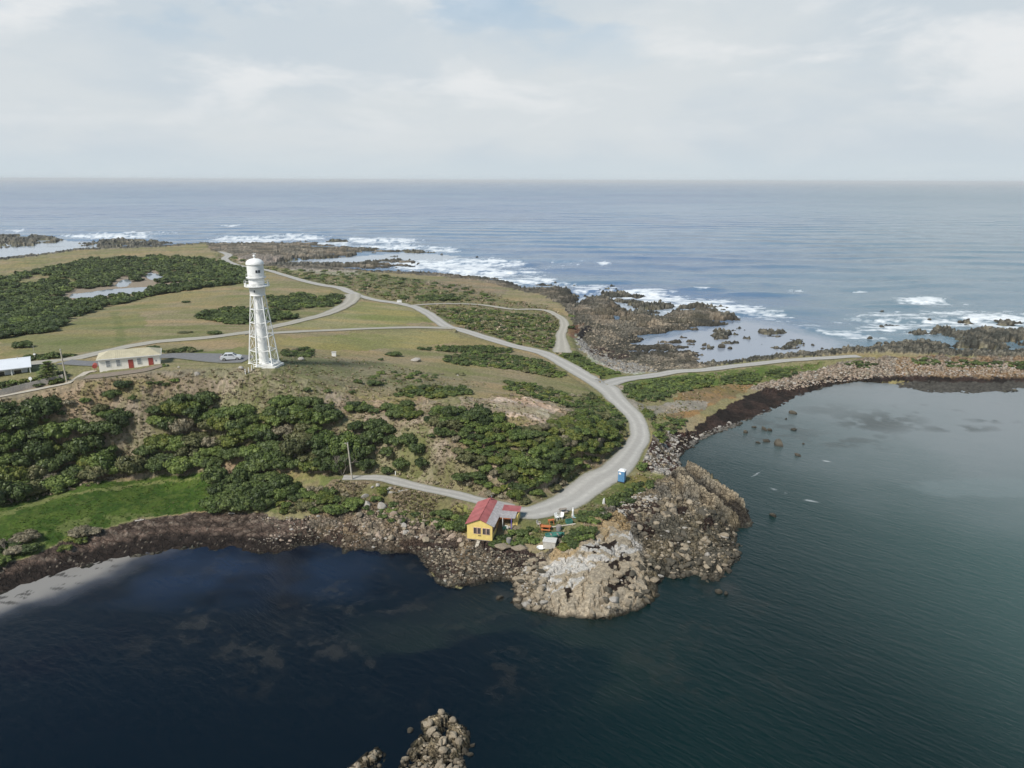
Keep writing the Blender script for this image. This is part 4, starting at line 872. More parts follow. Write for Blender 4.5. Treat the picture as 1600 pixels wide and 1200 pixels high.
# zone: key, outline, spacing m, (rmin,rmax), height factor, species weights, tree?, where it stands
Z = [
 ('fl', [(-80,652),(0,650),(60,645),(95,670),(120,655),(170,650),(205,664),(240,650),(330,650),(370,650),(440,650),(470,658),(500,668),(490,690),(520,692),(560,702),(578,735),(540,738),(470,736),(400,738),(335,742),(240,738),(170,742),(110,760),(50,778),(0,790),(-80,800)], 1.85, (2.0,3.2), .95, (.42,.30,.05,.05,.18), 1, 'in the thicket on the slope above the bright green turf'),
 ('f2', [(240,636),(262,628),(300,628),(328,630),(330,642),(285,648),(245,648)], 2.2, (1.9,2.6), .95, (.9,.1,0,0,0), 1, 'in the dark clump below the white cottage'),
 ('f3', [(440,634),(475,630),(515,650),(525,660),(480,664),(440,656)], 2.2, (1.9,2.7), .95, (.5,.5,0,0,0), 1, 'in the clump on the slope below the lighthouse'),
 ('f4', [(365,648),(400,640),(432,646),(430,656),(380,660)], 2.2, (1.5,2.2), .9, (.7,.3,0,0,0), 1, 'directly below the tower on the slope'),
 ('f5', [(45,640),(60,630),(88,634),(90,646),(60,650)], 2.2, (1.6,2.4), .9, (1,0,0,0,0), 1, 'below the timber fence'),
 ('b1', [(338,755),(400,745),(450,748),(462,768),(430,788),(400,800),(352,802),(326,795)], 2.2, (1.8,2.6), .95, (.8,.2,0,0,0), 1, 'between the bright turf and the shore track'),
 ('b2', [(430,775),(500,758),(545,775),(560,795),(520,803),(470,803),(440,806)], 1.45, (1.0,1.8), .7, (.2,.25,.05,.18,.32), 0, 'on the bank between the shore track and the weedy beach'),
 ('c1', [(548,672),(580,668),(605,676),(600,690),(570,702)], 2.0, (1.5,2.2), .9, (.8,.2,0,0,0), 1, 'beside the leaning pole'),
 ('c2', [(600,690),(640,690),(662,705),(662,730),(640,742),(612,732),(596,712)], 1.9, (1.5,2.1), .9, (.75,.2,.05,0,0), 1, 'above the shore track'),
 ('c3', [(520,700),(560,690),(578,700),(578,736),(545,740),(515,738)], 2.0, (1.6,2.3), .95, (.85,.15,0,0,0), 1, 'behind the leaning pole'),
 ('d1', [(672,648),(700,640),(745,638),(775,650),(800,668),(830,676),(870,660),(905,648),(945,655),(988,684),(986,702),(950,733),(900,768),(850,786),(775,790),(702,778),(700,755),(735,745),(705,722),(715,695),(690,678),(670,660)], 1.35, (1.1,2.3), .80, (.28,.28,.16,.08,.20), 0, 'on the hill inside the bend of the gravel road'),
 ('e1', [(785,606),(815,597),(860,608),(900,618),(940,615),(965,640),(985,668),(940,655),(900,640),(860,628),(810,615)], 1.5, (.8,1.4), .5, (.4,.3,.08,.05,.17), 0, 'on the crest beside the gravel road'),
 ('g1', [(655,546),(700,543),(760,543),(800,547),(795,552),(700,550)], 1.6, (1.1,1.6), .6, (.8,.2,0,0,0), 0, 'in the low hedge beside the gravel road'),
 ('g2', [(692,558),(740,551),(800,555),(850,565),(882,585),(868,592),(800,577),(740,572),(700,568)], 1.6, (1.0,1.6), .45, (.35,.4,.1,0,.15), 0, 'in the flat green patch inside the gravel road'),
 ('g3', [(616,611),(660,606),(728,608),(732,616),(680,622),(622,619)], 1.6, (1.1,1.7), .6, (.55,.25,.1,.05,.05), 0, 'in the long clump on the dry slope'),
 ('g4', [(605,640),(640,633),(652,650),(616,658)], 1.7, (1.2,1.9), .8, (.3,.45,.25,0,0), 0, 'in the round clump below the long clump'),
 ('g5', [(537,637),(560,632),(592,640),(585,645),(545,643)], 1.6, (1.1,1.6), .7, (.7,.2,0,0,.1), 0, 'on the dry slope right of the tower'),
 ('g6', [(562,592),(600,582),(690,584),(682,595),(600,600)], 2.4, (.7,1.3), .45, (.3,.3,.05,.15,.2), 0, 'on the short grass right of the tower'),
 ('g7', [(440,550),(475,545),(492,550),(480,558),(445,557)], 1.6, (.9,1.5), .5, (.4,.1,0,.2,.3), 0, 'just behind the foot of the tower'),
 ('h1', [(258,550),(285,546),(312,550),(300,554),(265,554)], 1.7, (.9,1.5), .6, (.3,.1,0,.1,.5), 0, 'beside the asphalt driveway'),
 ('h2', [(40,560),(80,557),(115,556),(100,561),(45,566)], 1.6, (1.1,1.6), .6, (.9,.1,0,0,0), 0, 'behind the white-roofed house'),
 ('h3', [(0,600),(40,597),(75,592),(98,586),(99,598),(55,606),(0,614)], 1.4, (.9,1.4), .7, (.6,.3,.1,0,0), 0, 'behind the timber fence'),
 ('i1', [(232,598),(275,592),(272,600),(240,604)], 1.6, (.7,1.2), .5, (.7,.2,0,0,.1), 0, 'on the bank in front of the white cottage'),
 ('i2', [(100,632),(150,620),(205,612),(225,625),(190,650),(130,655),(100,650)], 2.4, (.9,1.7), .75, (.45,.15,0,.25,.15), 0, 'on the slope left of the white cottage'),
 ('i3', [(330,640),(350,620),(430,600),(560,610),(620,640),(700,690),(700,760),(660,750),(640,690),(560,650),(440,620)], 3.4, (.5,1.1), .5, (.15,.2,.1,.35,.2), 0, 'scattered on the dry slope'),
 ('i4', [(0,640),(40,632),(100,640),(100,660),(0,660)], 2.0, (.9,1.6), .7, (.4,.2,0,.3,.1), 0, 'below the concrete path'),
 ('j1', [(-80,442),(0,437),(40,427),(100,414),(150,406),(250,402),(320,405),(360,414),(385,428),(390,441),(320,450),(250,460),(160,481),(125,494),(100,500),(95,512),(60,522),(0,529),(-80,534)], 3.6, (2.6,4.2), .55, (.80,.2,0,0,0), 0, 'in the dark scrub round the ponds'),
 ('k1', [(306,495),(345,487),(400,484),(452,490),(458,498),(400,506),(370,508),(330,500)], 2.6, (1.9,2.8), .55, (.85,.15,0,0,0), 0, 'in the clump on the mown field left of the tower'),
 ('l1', [(420,466),(470,460),(500,466),(537,461),(525,478),(480,482),(450,486),(428,480)], 2.8, (1.8,2.8), .5, (.6,.35,0,0,.05), 0, 'in the clump inside the fork of the roads'),
 ('m1', [(360,400),(440,420),(560,425),(700,445),(740,452),(780,470),(700,470),(640,470),(560,452),(480,438),(400,420)], 6.5, (1.5,2.8), .32, (.35,.5,0,0,.15), 0, 'on the heath behind the road fork'),
 ('m2', [(680,484),(740,482),(800,490),(852,493),(870,508),(868,530),(858,548),(800,537),(740,518),(700,498)], 2.9, (1.2,2.2), .4, (.35,.45,.05,0,.15), 0, 'on the heath between the two gravel tracks'),
 ('m3', [(652,464),(700,462),(722,468),(700,471),(655,470)], 2.4, (1.5,2.2), .5, (.6,.4,0,0,0), 0, 'in the low row beyond the small white box'),
 ('n1', [(870,562),(888,552),(905,556),(925,568),(945,577),(965,584),(930,587),(905,580)], 1.7, (1.1,1.7), .5, (.4,.55,.05,0,0), 0, 'in the green wedge beside the road junction'),
 ('n2', [(975,617),(985,603),(1060,591),(1112,587),(1112,603),(1062,612),(1020,628),(985,624)], 1.6, (1.1,1.7), .5, (.45,.5,.05,0,0), 0, 'in the green bank below the causeway road'),
 ('n3', [(1125,600),(1135,588),(1175,582),(1190,590),(1180,601)], 1.6, (1.0,1.5), .5, (.6,.4,0,0,0), 0, 'in the second patch below the causeway road'),
 ('n4', [(1195,586),(1205,579),(1240,576),(1245,585),(1220,592)], 1.7, (1.0,1.5), .45, (.7,.3,0,0,0), 0, 'in the third patch below the causeway road'),
 ('n5', [(1322,570),(1350,564),(1368,570),(1350,576)], 1.9, (1.0,1.6), .4, (.7,.3,0,0,0), 0, 'on the boulder bank of the causeway'),
 ('n6', [(1425,562),(1460,562),(1465,572),(1435,571)], 1.9, (1.2,1.8), .4, (.7,.3,0,0,0), 0, 'on the causeway in front of the dark reef'),
 ('n7', [(1480,566),(1560,568),(1565,574),(1480,574)], 1.9, (1.2,1.8), .4, (.7,.3,0,0,0), 0, 'in the long patch on the causeway'),
 ('n8', [(1575,568),(1640,568),(1640,576),(1578,576)], 1.9, (1.2,1.8), .4, (.7,.3,0,0,0), 0, 'at the right end of the causeway'),
 ('n9', [(988,646),(1000,640),(1018,644),(1022,652),(1000,654)], 1.4, (1.0,1.5), .6, (.5,.4,.1,0,0), 0, 'at the corner where the side track leaves the road'),
 ('o1', [(1018,682),(1025,664),(1045,656),(1068,658),(1055,676),(1030,690)], 1.5, (.9,1.5), .5, (.3,.5,.1,0,.1), 0, 'between the road bend and the pale rocks'),
 ('o2', [(962,735),(980,722),(1000,718),(1008,730),(985,742)], 1.4, (.9,1.4), .55, (.4,.3,0,.1,.2), 0, 'behind the blue toilet cabin'),
 ('o3', [(988,764),(1000,756),(1018,752),(1015,764),(998,772)], 1.3, (.8,1.2), .6, (.5,.5,0,0,0), 0, 'right of the blue toilet cabin'),
 ('o4', [(948,792),(955,778),(985,770),(985,782),(965,794)], 1.3, (.9,1.4), .7, (.55,.45,0,0,0), 0, 'between the toilet cabin and the yard'),
 ('o5', [(895,812),(915,800),(945,800),(948,812),(925,820)], 1.3, (.9,1.3), .6, (.3,.6,.1,0,0), 0, 'at the far side of the yard'),
 ('o6', [(880,858),(885,845),(905,832),(926,838),(918,848),(895,862)], 1.3, (.9,1.4), .7, (.15,.65,.2,0,0), 0, 'beside the green boat'),
 ('o7', [(772,858),(780,842),(800,834),(818,832),(838,848),(820,856)], 1.25, (.8,1.3), .65, (.35,.5,.15,0,0), 0, 'in the garden in front of the yellow shack veranda'),
 ('o8', [(826,828),(836,822),(846,827),(838,832)], 1.2, (.7,1.0), .6, (.7,.3,0,0,0), 0, 'by the road edge next to the yard'),
 ('p1', [(672,800),(700,800),(728,812),(724,832),(690,826)], 1.6, (1.1,1.8), .75, (.45,.35,.05,0,.15), 0, 'against the left wall of the yellow shack'),
 ('p2', [(520,775),(560,785),(600,780),(640,800),(672,808),(700,828),(640,824),(600,816),(540,800)], 1.7, (.7,1.4), .5, (.2,.3,.05,.2,.25), 0, 'on the rocky bank under the shore track'),
 ('q1', [(-60,900),(-20,868),(0,850),(38,842),(48,860),(20,880),(0,890)], 2.0, (1.4,2.3), .7, (.5,.2,0,.25,.05), 0, 'at the left end of the weedy beach'),
 ('q2', [(88,858),(105,842),(125,838),(128,850),(105,862)], 1.8, (1.0,1.6), .6, (0,.5,.3,0,.2), 0, 'on the turf edge above the weedy beach'),
]
SINGLES = [(126,836,1.7,.7,3,'round dry bush on the turf edge'),(145,834,1.3,.6,3,'small dry bush at the weed line'),(40,845,1.9,.7,3,'pale dry bush on the bright turf'),(615,556,1.8,.55,0,'lone round bush in the middle of the dry grass'),(595,563,.9,.7,0,'small dark bush beside the lone round bush'),
           (37,543,2.4,.6,0,'lone dark bush in the field behind the white-roofed house'),(238,547,1.8,.5,0,'bush peeking over the cottage roof'),(290,473,2.2,.4,0,'lone bush far out on the mown field'),(290,520,2,.25,4,'low olive bush in the field beyond the road'),(336,522,2,.45,0,'small dark bush in the field beyond the road'),
           (193,605,1.7,.8,0,'round bush on the bank left of the white cottage'),(720,586,1.3,.5,4,'pale olive bush standing alone on the short grass'),(605,740,1.25,.95,0,'small round bush above the shore track'),(597,770,1.35,.75,2,'bright bush beside the stone beds by the shore track'),(258,572,.9,.6,1,'small bush at the right corner of the white cottage'),
           (795,600,1.5,.55,0,'dark bush at the left end of the crest'),(765,470,1.8,.3,1,'small green bush by the upper track'),(893,495,2,.4,1,'bush on the outer side of the track bend'),(892,513,1.8,.6,0,'dark bush on the seaward side of the track'),(560,598,1.2,.7,0,'dark bush on the short grass right of the tower'),(585,602,1.6,.6,0,'slightly bigger dark bush right of the tower, nearer the camera')]
rs = np.random.default_rng(77)
plants = []                                   # (x, y, z, r, hf, species, tree, zone)
def road_clear(x, y): return lookup(RD, x, y)
for key, poly, sp, (r0, r1), hf, wts, tree, desc in Z:
    p = np.array(poly, float); n = 2600 if key not in ('fl', 'd1', 'j1', 'm1') else 9000
    qx = rs.uniform(p[:, 0].min(), p[:, 0].max(), n); qy = rs.uniform(p[:, 1].min(), p[:, 1].max(), n); m = inpoly(qx, qy, p)
    if key == 'j1':
        for e in PINE_EX: m &= ~inpoly(qx, qy, e)
    qx = qx[m]; qy = qy[m]; x, y, z = ground(qx, qy); rd = road_clear(x, y); acc = np.zeros((0, 3)); patch = fbm(x / 9, y / 9, 301, 3)
    for i in range(len(x)):
        r = r0 + (r1 - r0) * rs.random() ** 1.3
        if len(acc) and (np.hypot(acc[:, 0] - x[i], acc[:, 1] - y[i]) < sp * (.75 + .25 * r / r1)).any(): continue
        if rd[i] < r * .75 or z[i] < .6: continue
        if key == 'd1' and patch[i] < .37 and rs.random() < .8: continue
        if key == 'fl' and (patch[i] < .27 or (y[i] > 118 and patch[i] < .42)): continue
        acc = np.vstack([acc, [x[i], y[i], r]])
        w = np.array(wts, float); w = w * np.array([1 + 2 * (patch[i] < .5), 1, 1 + 3 * (patch[i] > .52), 1, 1]); s_ = rs.choice(5, p=w / w.sum())
        plants.append([x[i], y[i], float(zat(x[i], y[i])[0]), r * (.8 if s_ == 3 else 1), hf * rs.uniform(.65, 1.2), s_, tree, key])
for px, py, r, hf, s_, d in SINGLES:
    q = at(px, py); plants.append([q[0], q[1], q[2], r, hf, s_, 0, '!' + d])
print('plants', len(plants))
DESC = {z[0]: z[7] for z in Z}
dist = np.array([math.hypot(p[0], p[1]) for p in plants]); siz = np.array([p[3] * math.sqrt(max(p[4], .2)) for p in plants]) / dist
ppx, ppy = to_px(np.array([p[0] for p in plants]), np.array([p[1] for p in plants]), np.array([p[2] for p in plants]))
vis = (ppx > -25) & (ppx < 1620)
order = sorted(range(len(plants)), key=lambda i: -siz[i] * (1 if vis[i] else .01) * (10 if plants[i][7][0] == '!' else 1))
nt_, ns_ = 0, 0; solo = []; rest = []
for i in order:
    t = plants[i][6]
    if vis[i] and ((t and nt_ < 290) or (not t and ns_ < 290)): solo.append(i); nt_ += t; ns_ += 1 - t
    else: rest.append(i)
zc = {}
for i in solo: zc.setdefault(plants[i][7], []).append(i)
lab = {}
for key, ids in zc.items():
    if key[0] == '!':
        lab[ids[0]] = (f"{SP_WORD[plants[ids[0]][5]]} {key[1:]}".replace('bright bush', 'bush').replace('dark green dark', 'dark green').replace('dry grey-brown pale dry', 'pale grey-brown').replace('dry grey-brown round dry', 'round grey-brown').replace('dry grey-brown small dry', 'small grey-brown').replace('olive green low olive', 'low olive green').replace('olive green pale olive', 'pale olive green').replace('mid green small green', 'small mid green').replace('dark green small dark', 'small dark green').replace('dark green lone dark', 'lone dark green'), None); continue
    word = 'tree' if plants[ids[0]][6] else 'shrub'; done = set()
    for nm, fn in (('tallest', lambda i: -plants[i][3] * plants[i][4]), ('leftmost', lambda i: ppx[i]), ('rightmost', lambda i: -ppx[i]), ('nearest camera', lambda i: dist[i]), ('farthest', lambda i: -dist[i])):
        c = [i for i in sorted(ids, key=fn) if i not in done]
        if len(ids) > 3 and c:
            i = c[0]
            if sorted(ids, key=fn)[0] != i: continue
            done.add(i); w_ = nm.rstrip(',')
            lab[i] = (f"{SP_WORD[plants[i][5]]} {word}, {w_} {DESC[key]}", None)
    for s_ in range(5):
        sub = [i for i in ids if i not in done and plants[i][5] == s_]
        if len(sub) == 1: lab[sub[0]] = (f"the single {SP_WORD[s_]} {word} {DESC[key]}" if sum(plants[i][5] == s_ for i in ids) == 1 else f"{SP_WORD[s_]} {word} amid its neighbours {DESC[key]}", None)
        else:
            for i in sub: lab[i] = (f"{SP_WORD[s_]} rounded {word} {DESC[key]}", f"{SP_WORD[s_]} {word}s {DESC[key]}")
for i in solo:
    x, y, z, r, hf, s_, t, key = plants[i]; l_, g_ = lab[i]; l_ = l_.replace('amid its neighbours ', '') if len(l_.split()) > 16 else l_; l_ = ' '.join(l_.split()[:16]); rz = rs.random() * 6.28; v = rs.integers(NV)
    e = (1 + rs.normal() * .10)
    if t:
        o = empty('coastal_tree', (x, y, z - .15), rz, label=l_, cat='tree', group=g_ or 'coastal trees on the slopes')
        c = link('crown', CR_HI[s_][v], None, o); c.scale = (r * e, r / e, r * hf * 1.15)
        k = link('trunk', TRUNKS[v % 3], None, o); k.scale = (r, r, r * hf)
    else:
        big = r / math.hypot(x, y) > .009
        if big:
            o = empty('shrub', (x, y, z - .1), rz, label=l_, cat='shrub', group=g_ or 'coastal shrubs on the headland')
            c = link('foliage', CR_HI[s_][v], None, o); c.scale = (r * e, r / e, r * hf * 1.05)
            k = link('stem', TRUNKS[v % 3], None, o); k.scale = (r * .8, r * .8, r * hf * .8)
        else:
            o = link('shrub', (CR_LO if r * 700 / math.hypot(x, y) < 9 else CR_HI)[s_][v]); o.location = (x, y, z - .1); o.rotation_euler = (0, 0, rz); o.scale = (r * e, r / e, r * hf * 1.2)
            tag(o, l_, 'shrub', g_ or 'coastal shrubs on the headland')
def merge(name, items, raws, mats, extra='plant'):
    """items: x,y,z,sx,sz,rz,species -> one mesh"""
    Vs, Fs, Ts, Ps, Ms = [], [], [], [], []; off = 0
    for (x, y, z, sx, sy, sz, rz, s_) in items:
        v, f, t = raws[rs.integers(len(raws))]; c, q = math.cos(rz), math.sin(rz)
        w = np.stack([(v[:, 0] * c - v[:, 1] * q) * sx + x, (v[:, 0] * q + v[:, 1] * c) * sy + y, v[:, 2] * sz + z], -1)
        Vs.append(w); Fs.append(f + off); Ts.append(t); Ps.append(np.full(len(v), rs.random())); Ms.append(np.full(len(f), s_)); off += len(v)
    me = np_mesh(name, np.concatenate(Vs), np.concatenate(Fs)); attr_f(me, 'tone', np.concatenate(Ts)); attr_f(me, extra, np.concatenate(Ps))
    for m in mats: me.materials.append(m)
    me.polygons.foreach_set('material_index', np.concatenate(Ms).astype(np.int32)); return me
it = []
for i in rest:
    x, y, z, r, hf, s_, t, key = plants[i]; it.append((x, y, z - .1, r, r, r * hf * 1.25, rs.random() * 6.28, s_))
me = merge('scrub', it, RAW_HI, LEAF); tag(link('scrub', me), 'far-off low green scrub and bushes merging over the land', None, None, 'stuff'); del bpy.data.objects['scrub']['label']
# dry tussocks and low herbage
def tuft(seed):
    r = np.random.default_rng(seed); n = 12; V = []; F = []
    for i in range(n):
        a = r.random() * 6.283; b = a + r.uniform(-.5, .5); c = np.array([math.cos(a), math.sin(a), 0]); w = np.array([-math.sin(b), math.cos(b), 0]) * r.uniform(.12, .22)
        p = c * r.uniform(0, .45); q = p + c * r.uniform(.25, .6) + np.array([0, 0, r.uniform(.5, 1.0)])
        V += [p - w, p + w, q + w * .5, q - w * .5]; F.append((4 * i, 4 * i + 1, 4 * i + 2, 4 * i + 3))
    return np.array(V), np.array(F), np.repeat(r.random(n), 4)
TUFTS = [tuft(500 + i) for i in range(6)]
TUFM = [leafmat('straw_tussock', (.24, .19, .12), (.33, .265, .18), (.43, .36, .26), .9), leafmat('green_tussock', (.11, .115, .045), (.165, .165, .065), (.235, .22, .10), .9), leafmat('reddish_dead_fern', (.17, .13, .09), (.235, .185, .135), (.30, .25, .19), .9), leafmat('lush_grass', (.035, .07, .010), (.060, .10, .016), (.11, .145, .03), .9)]
it = []
def scatter(poly, n, w, s0, s1, maxrock=True):
    p = np.array(poly, float); qx = rs.uniform(p[:, 0].min(), p[:, 0].max(), n); qy = rs.uniform(p[:, 1].min(), p[:, 1].max(), n); m = inpoly(qx, qy, p); x, y, z = ground(qx[m], qy[m])
    rd = lookup(RD, x, y); zt = zat(x, y); ro = lookup((RID > 0).astype(float), x, y); pn = fbm(x / 3.5, y / 3.5, 331, 3)
    for i in range(len(x)):
        if rd[i] < .4 or zt[i] < .5 or ro[i] > .4 or pn[i] < .36: continue
        s = rs.uniform(s0, s1); it.append((x[i], y[i], zt[i] - .05, s, s, s * rs.uniform(.7, 1.1), rs.random() * 6.28, rs.choice(len(w), p=w)))
scatter(SLOPE, 17000, (.60, .30, .10), .2, .5)
scatter([(520,752),(600,757),(690,775),(740,800),(730,820),(640,815),(560,805),(440,800),(430,780)], 2600, (.5,.35,.15), .25, .5)
scatter(HEATH, 5200, (.35,.5,.15), .5, 1.1)
scatter([(430,555),(560,560),(680,585),(760,600),(700,620),(600,620),(520,598),(440,580)], 1800, (.4,.45,.15), .2, .4)
scatter(GREEN, 9000, (0,.04,0,.96), .12, .24)
scatter([(955,740),(1060,735),(1060,760),(960,800),(860,850),(780,860),(780,840),(900,800)], 1500, (.25,.75,0), .2, .4)
scatter([(960,600),(1290,566),(1250,590),(1100,625),(1060,660),(1020,680),(985,625)], 2000, (.3,.6,.1), .25, .5)
me = merge('tussock_grass', it, TUFTS, TUFM); tag(link('tussock_grass', me), kind='stuff'); print('tufts', len(it))

# ------------------------------------------------------------------ boulders
def rock_mesh(seed, sub=2):
    bm = bmesh.new(); bmesh.ops.create_icosphere(bm, subdivisions=sub, radius=1.0); r = random.Random(seed)
    pl = [(Vector((r.gauss(0, 1), r.gauss(0, 1), r.gauss(0, .8))).normalized(), r.uniform(.5, .82)) for _ in range(11)]
    for v in bm.verts:
        for n, d in pl:
            k = v.co.dot(n)
            if k > d: v.co -= n * (k - d)
        v.co += Vector((r.uniform(-1, 1), r.uniform(-1, 1), r.uniform(-1, 1))) * .025
        v.co.z *= .72
    me = bpy.data.meshes.new('boulder'); bm.to_mesh(me); bm.free(); return me
def rockmat(name, a, b, wet=True):
    m = MT(name, .85, .2); g_ = m.n('ShaderNodeNewGeometry').outputs['Position']; n1 = m.noise(1.6, 6, .65, g_); n2 = m.noise(7, 5, .7, g_)
    oi = m.math('FRACT', m.math('ADD', m.n('ShaderNodeObjectInfo').outputs['Random'], m.attr('plant')))
    c = m.mix(m.math('ADD', m.math('MULTIPLY', oi, .6), m.math('MULTIPLY', n1, .5)), a, b); c = m.mix(1.0, c, m.ramp(n2, [(.3, (.6, .6, .6)), (.7, (1.25, 1.25, 1.25))]), 'MULTIPLY')
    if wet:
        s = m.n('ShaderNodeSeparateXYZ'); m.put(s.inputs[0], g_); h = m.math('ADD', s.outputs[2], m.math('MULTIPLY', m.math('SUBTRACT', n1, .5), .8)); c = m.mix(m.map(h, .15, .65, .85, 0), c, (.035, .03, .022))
    m.col(c).bump(n2, .7, .12); return m.m
RK = [rockmat('tan_rock', (.20, .165, .12), (.36, .30, .22)), rockmat('dark_wet_rock', (.055, .05, .038), (.12, .105, .08)), rockmat('pale_rock', (.27, .245, .21), (.44, .41, .37)), rockmat('pinkish_rock', (.26, .19, .14), (.42, .34, .27))]
RKW = ['tan', 'dark wet', 'pale', 'pinkish']
RM = [[rock_mesh(700 + v) for v in range(6)] for _ in RK]
for s_, l_ in enumerate(RM):
    for me in l_: me.materials.append(RK[s_])
def rock_raw(seed):
    me = rock_mesh(seed, 1); v = np.empty(len(me.vertices) * 3); me.vertices.foreach_get('co', v); f = np.empty(len(me.polygons) * 3, int); me.polygons.foreach_get('vertices', f)
    n = len(v) // 3; return v.reshape(-1, 3), f.reshape(-1, 3), np.zeros(n)
RRAW = [rock_raw(800 + i) for i in range(8)]
BZ = [('head1', [(832,870),(850,860),(850,890),(848,920),(860,945),(850,958),(812,950),(800,940),(806,905)], 300, .25, .8, (.75,.15,.1,0), 'at the left foot of the rocky point'),
 ('head2', [(960,905),(1000,880),(1010,850),(1030,840),(1040,870),(1030,910),(1010,945),(960,965),(900,972),(930,950)], 150, .25, .95, (.7,.25,.05,0), 'along the seaward foot of the pale slab'),
 ('head3', [(975,810),(1010,785),(1060,780),(1120,800),(1150,830),(1140,870),(1100,885),(1040,880),(1010,850),(990,830)], 330, .2, .9, (.5,.42,.08,0), 'in the jumbled gully of the rocky point'),
 ('head4', [(1040,870),(1140,860),(1170,830),(1150,895),(1115,912),(1080,905),(1040,910)], 350, .25, .75, (.3,.7,0,0), 'at the right foot of the rocky point'),
 ('head5', [(960,790),(1000,770),(1040,780),(1000,800),(970,812)], 260, .2, .6, (.3,.2,.5,0), 'above the weed patch behind the rocky point'),
 ('cliff1', [(560,800),(620,795),(730,832),(740,850),(640,850),(560,835)], 150, .2, .8, (.35,.05,.12,.48), 'on the pinkish shore rocks left of the yellow shack'),
 ('cliff2', [(640,855),(740,858),(830,870),(820,930),(760,905),(700,918),(660,880)], 1500, .14, .42, (.35,.6,.05,0), 'in the cobbles below the yellow shack'),
 ('cliff3', [(400,805),(500,808),(600,830),(640,860),(540,860),(440,862),(400,850),(430,830)], 600, .12, .38, (.3,.4,.1,.2), 'at the right end of the weedy beach'),
 ('white', [(1008,735),(1000,715),(1020,690),(1050,680),(1085,680),(1140,660),(1160,662),(1100,695),(1075,705),(1068,735)], 600, .2, .6, (.15,.25,.6,0), 'on the pale shore under the road bend'),
 ('cause', [(1175,603),(1215,594),(1250,585),(1300,573),(1345,565),(1400,560),(1640,572),(1640,590),(1400,588),(1290,600),(1230,612)], 2600, .25, .6, (.25,.05,.2,.5), 'on the boulder bank of the causeway'),
 ('r1', [(600,1230),(625,1200),(640,1172),(658,1150),(662,1130),(685,1115),(715,1128),(730,1160),(724,1200),(740,1230)], 300, .2, .6, (.95,.05,0,0), 'on the small reef at the bottom edge'),
 ('r2', [(520,1240),(545,1203),(588,1175),(598,1185),(590,1215),(570,1250)], 120, .2, .5, (.9,.1,0,0), 'on the smaller reef at the bottom edge'),
 ('flat', [(900,500),(1090,490),(1080,520),(1000,530),(985,560),(1080,575),(960,585),(930,560)], 1000, .25, .7, (.62,.38,0,0), 'on the rock flats behind the road junction'),
 ('bay', [(1150,662),(1210,640),(1240,645),(1200,665),(1160,680)], 110, .25, .7, (0,.8,.2,0), 'awash in the shallows below the causeway')]
SEAROCK = [(1216,695,1.7),(1198,690,.9),(1194,671,.9),(1203,673,.7),(1240,672,.8),(1246,712,.7),(1208,806,.8),(1238,646,1.0),(1228,655,.5),(1184,692,.6),(1150,868,.8),(1255,694,.4),(1100,540,1.2),(1128,543,1.6),(1140,545,1.2),(1118,668,.6),(1015,925,.7),(780,935,.6),(868,442,1.3),(897,447,.9),(1165,676,.7),(1178,668,.6),(1385,538,1.5),(1358,530,1.4),(1378,512,1.4),(1452,500,1.0),(1500,503,1.4),(1576,502,1.4),(1378,487,.9),(745,402,1.2),(690,398,1.2),(1270,540,.9),(1285,545,.7),(1590,552,2.0),(1575,555,1.3),(728,1148,.5),(738,1165,.35),(734,1180,.35),(641,1142,.4),(1122,925,.7),(1134,928,.5)]
rocks = []
for key, poly, n, s0, s1, w, d in BZ:
    p = np.array(poly, float); qx = rs.uniform(p[:, 0].min(), p[:, 0].max(), n * 2); qy = rs.uniform(p[:, 1].min(), p[:, 1].max(), n * 2); m = inpoly(qx, qy, p); qx = qx[m][:n]; qy = qy[m][:n]
    x, y, z = ground(qx, qy); rd = lookup(RD, x, y); zt = zat(x, y)
    for i in range(len(x)):
        if rd[i] < .5 or zt[i] < -.25: continue
        s = s0 + (s1 - s0) * rs.random() ** 4; rocks.append((x[i], y[i], zt[i] + s * .12, s, rs.choice(4, p=w), d))
srt = sorted(range(len(rocks)), key=lambda i: -rocks[i][3] / math.hypot(rocks[i][0], rocks[i][1])); rest = srt[255:]; bz = {}
for i in srt[:255]: bz.setdefault((rocks[i][5], rocks[i][4]), []).append(i)
rx, ry = to_px(np.array([r[0] for r in rocks]), np.array([r[1] for r in rocks]), np.array([r[2] for r in rocks]))
def put_rock(x, y, z, s, k, l_, g_):
    o = link('boulder', RM[k][rs.integers(6)]); o.location = (x, y, z); o.rotation_euler = (rs.uniform(-.4, .4), rs.uniform(-.4, .4), rs.random() * 6.28)
    o.scale = (s * rs.uniform(.9, 1.4), s * rs.uniform(.65, 1), s * rs.uniform(.7, 1.1)); tag(o, l_, 'boulder', g_)
for (d, k), ids in bz.items():
    done = {}
    for nm, fn in (('biggest', lambda i: -rocks[i][3]), ('leftmost', lambda i: rx[i]), ('rightmost', lambda i: -rx[i])):
        i = sorted(ids, key=fn)[0]
        if len(ids) > 2 and i not in done: done[i] = nm
    for i in ids:
        x, y, z, s, k, d = rocks[i]; put_rock(x, y, z, s, k, f"{done[i]} {RKW[k]} boulder {d}" if i in done else (f"only large {RKW[k]} boulder {d}" if len(ids) == 1 else f"large {RKW[k]} boulder {d}"), f"large {RKW[k]} boulders {d}")
for n, (px, py, s) in enumerate(SEAROCK):
    x, y = P(px, py, 0.0); far_w = 'beyond the causeway' if py < 560 else ('in the bay below the causeway' if py < 720 else ('off the rocky point' if py < 1000 else 'off the reef at the bottom edge'))
    put_rock(float(x), float(y), s * .12, s, 1, f"dark rock standing alone in the water {far_w}", f"lone rocks in the water {far_w}")
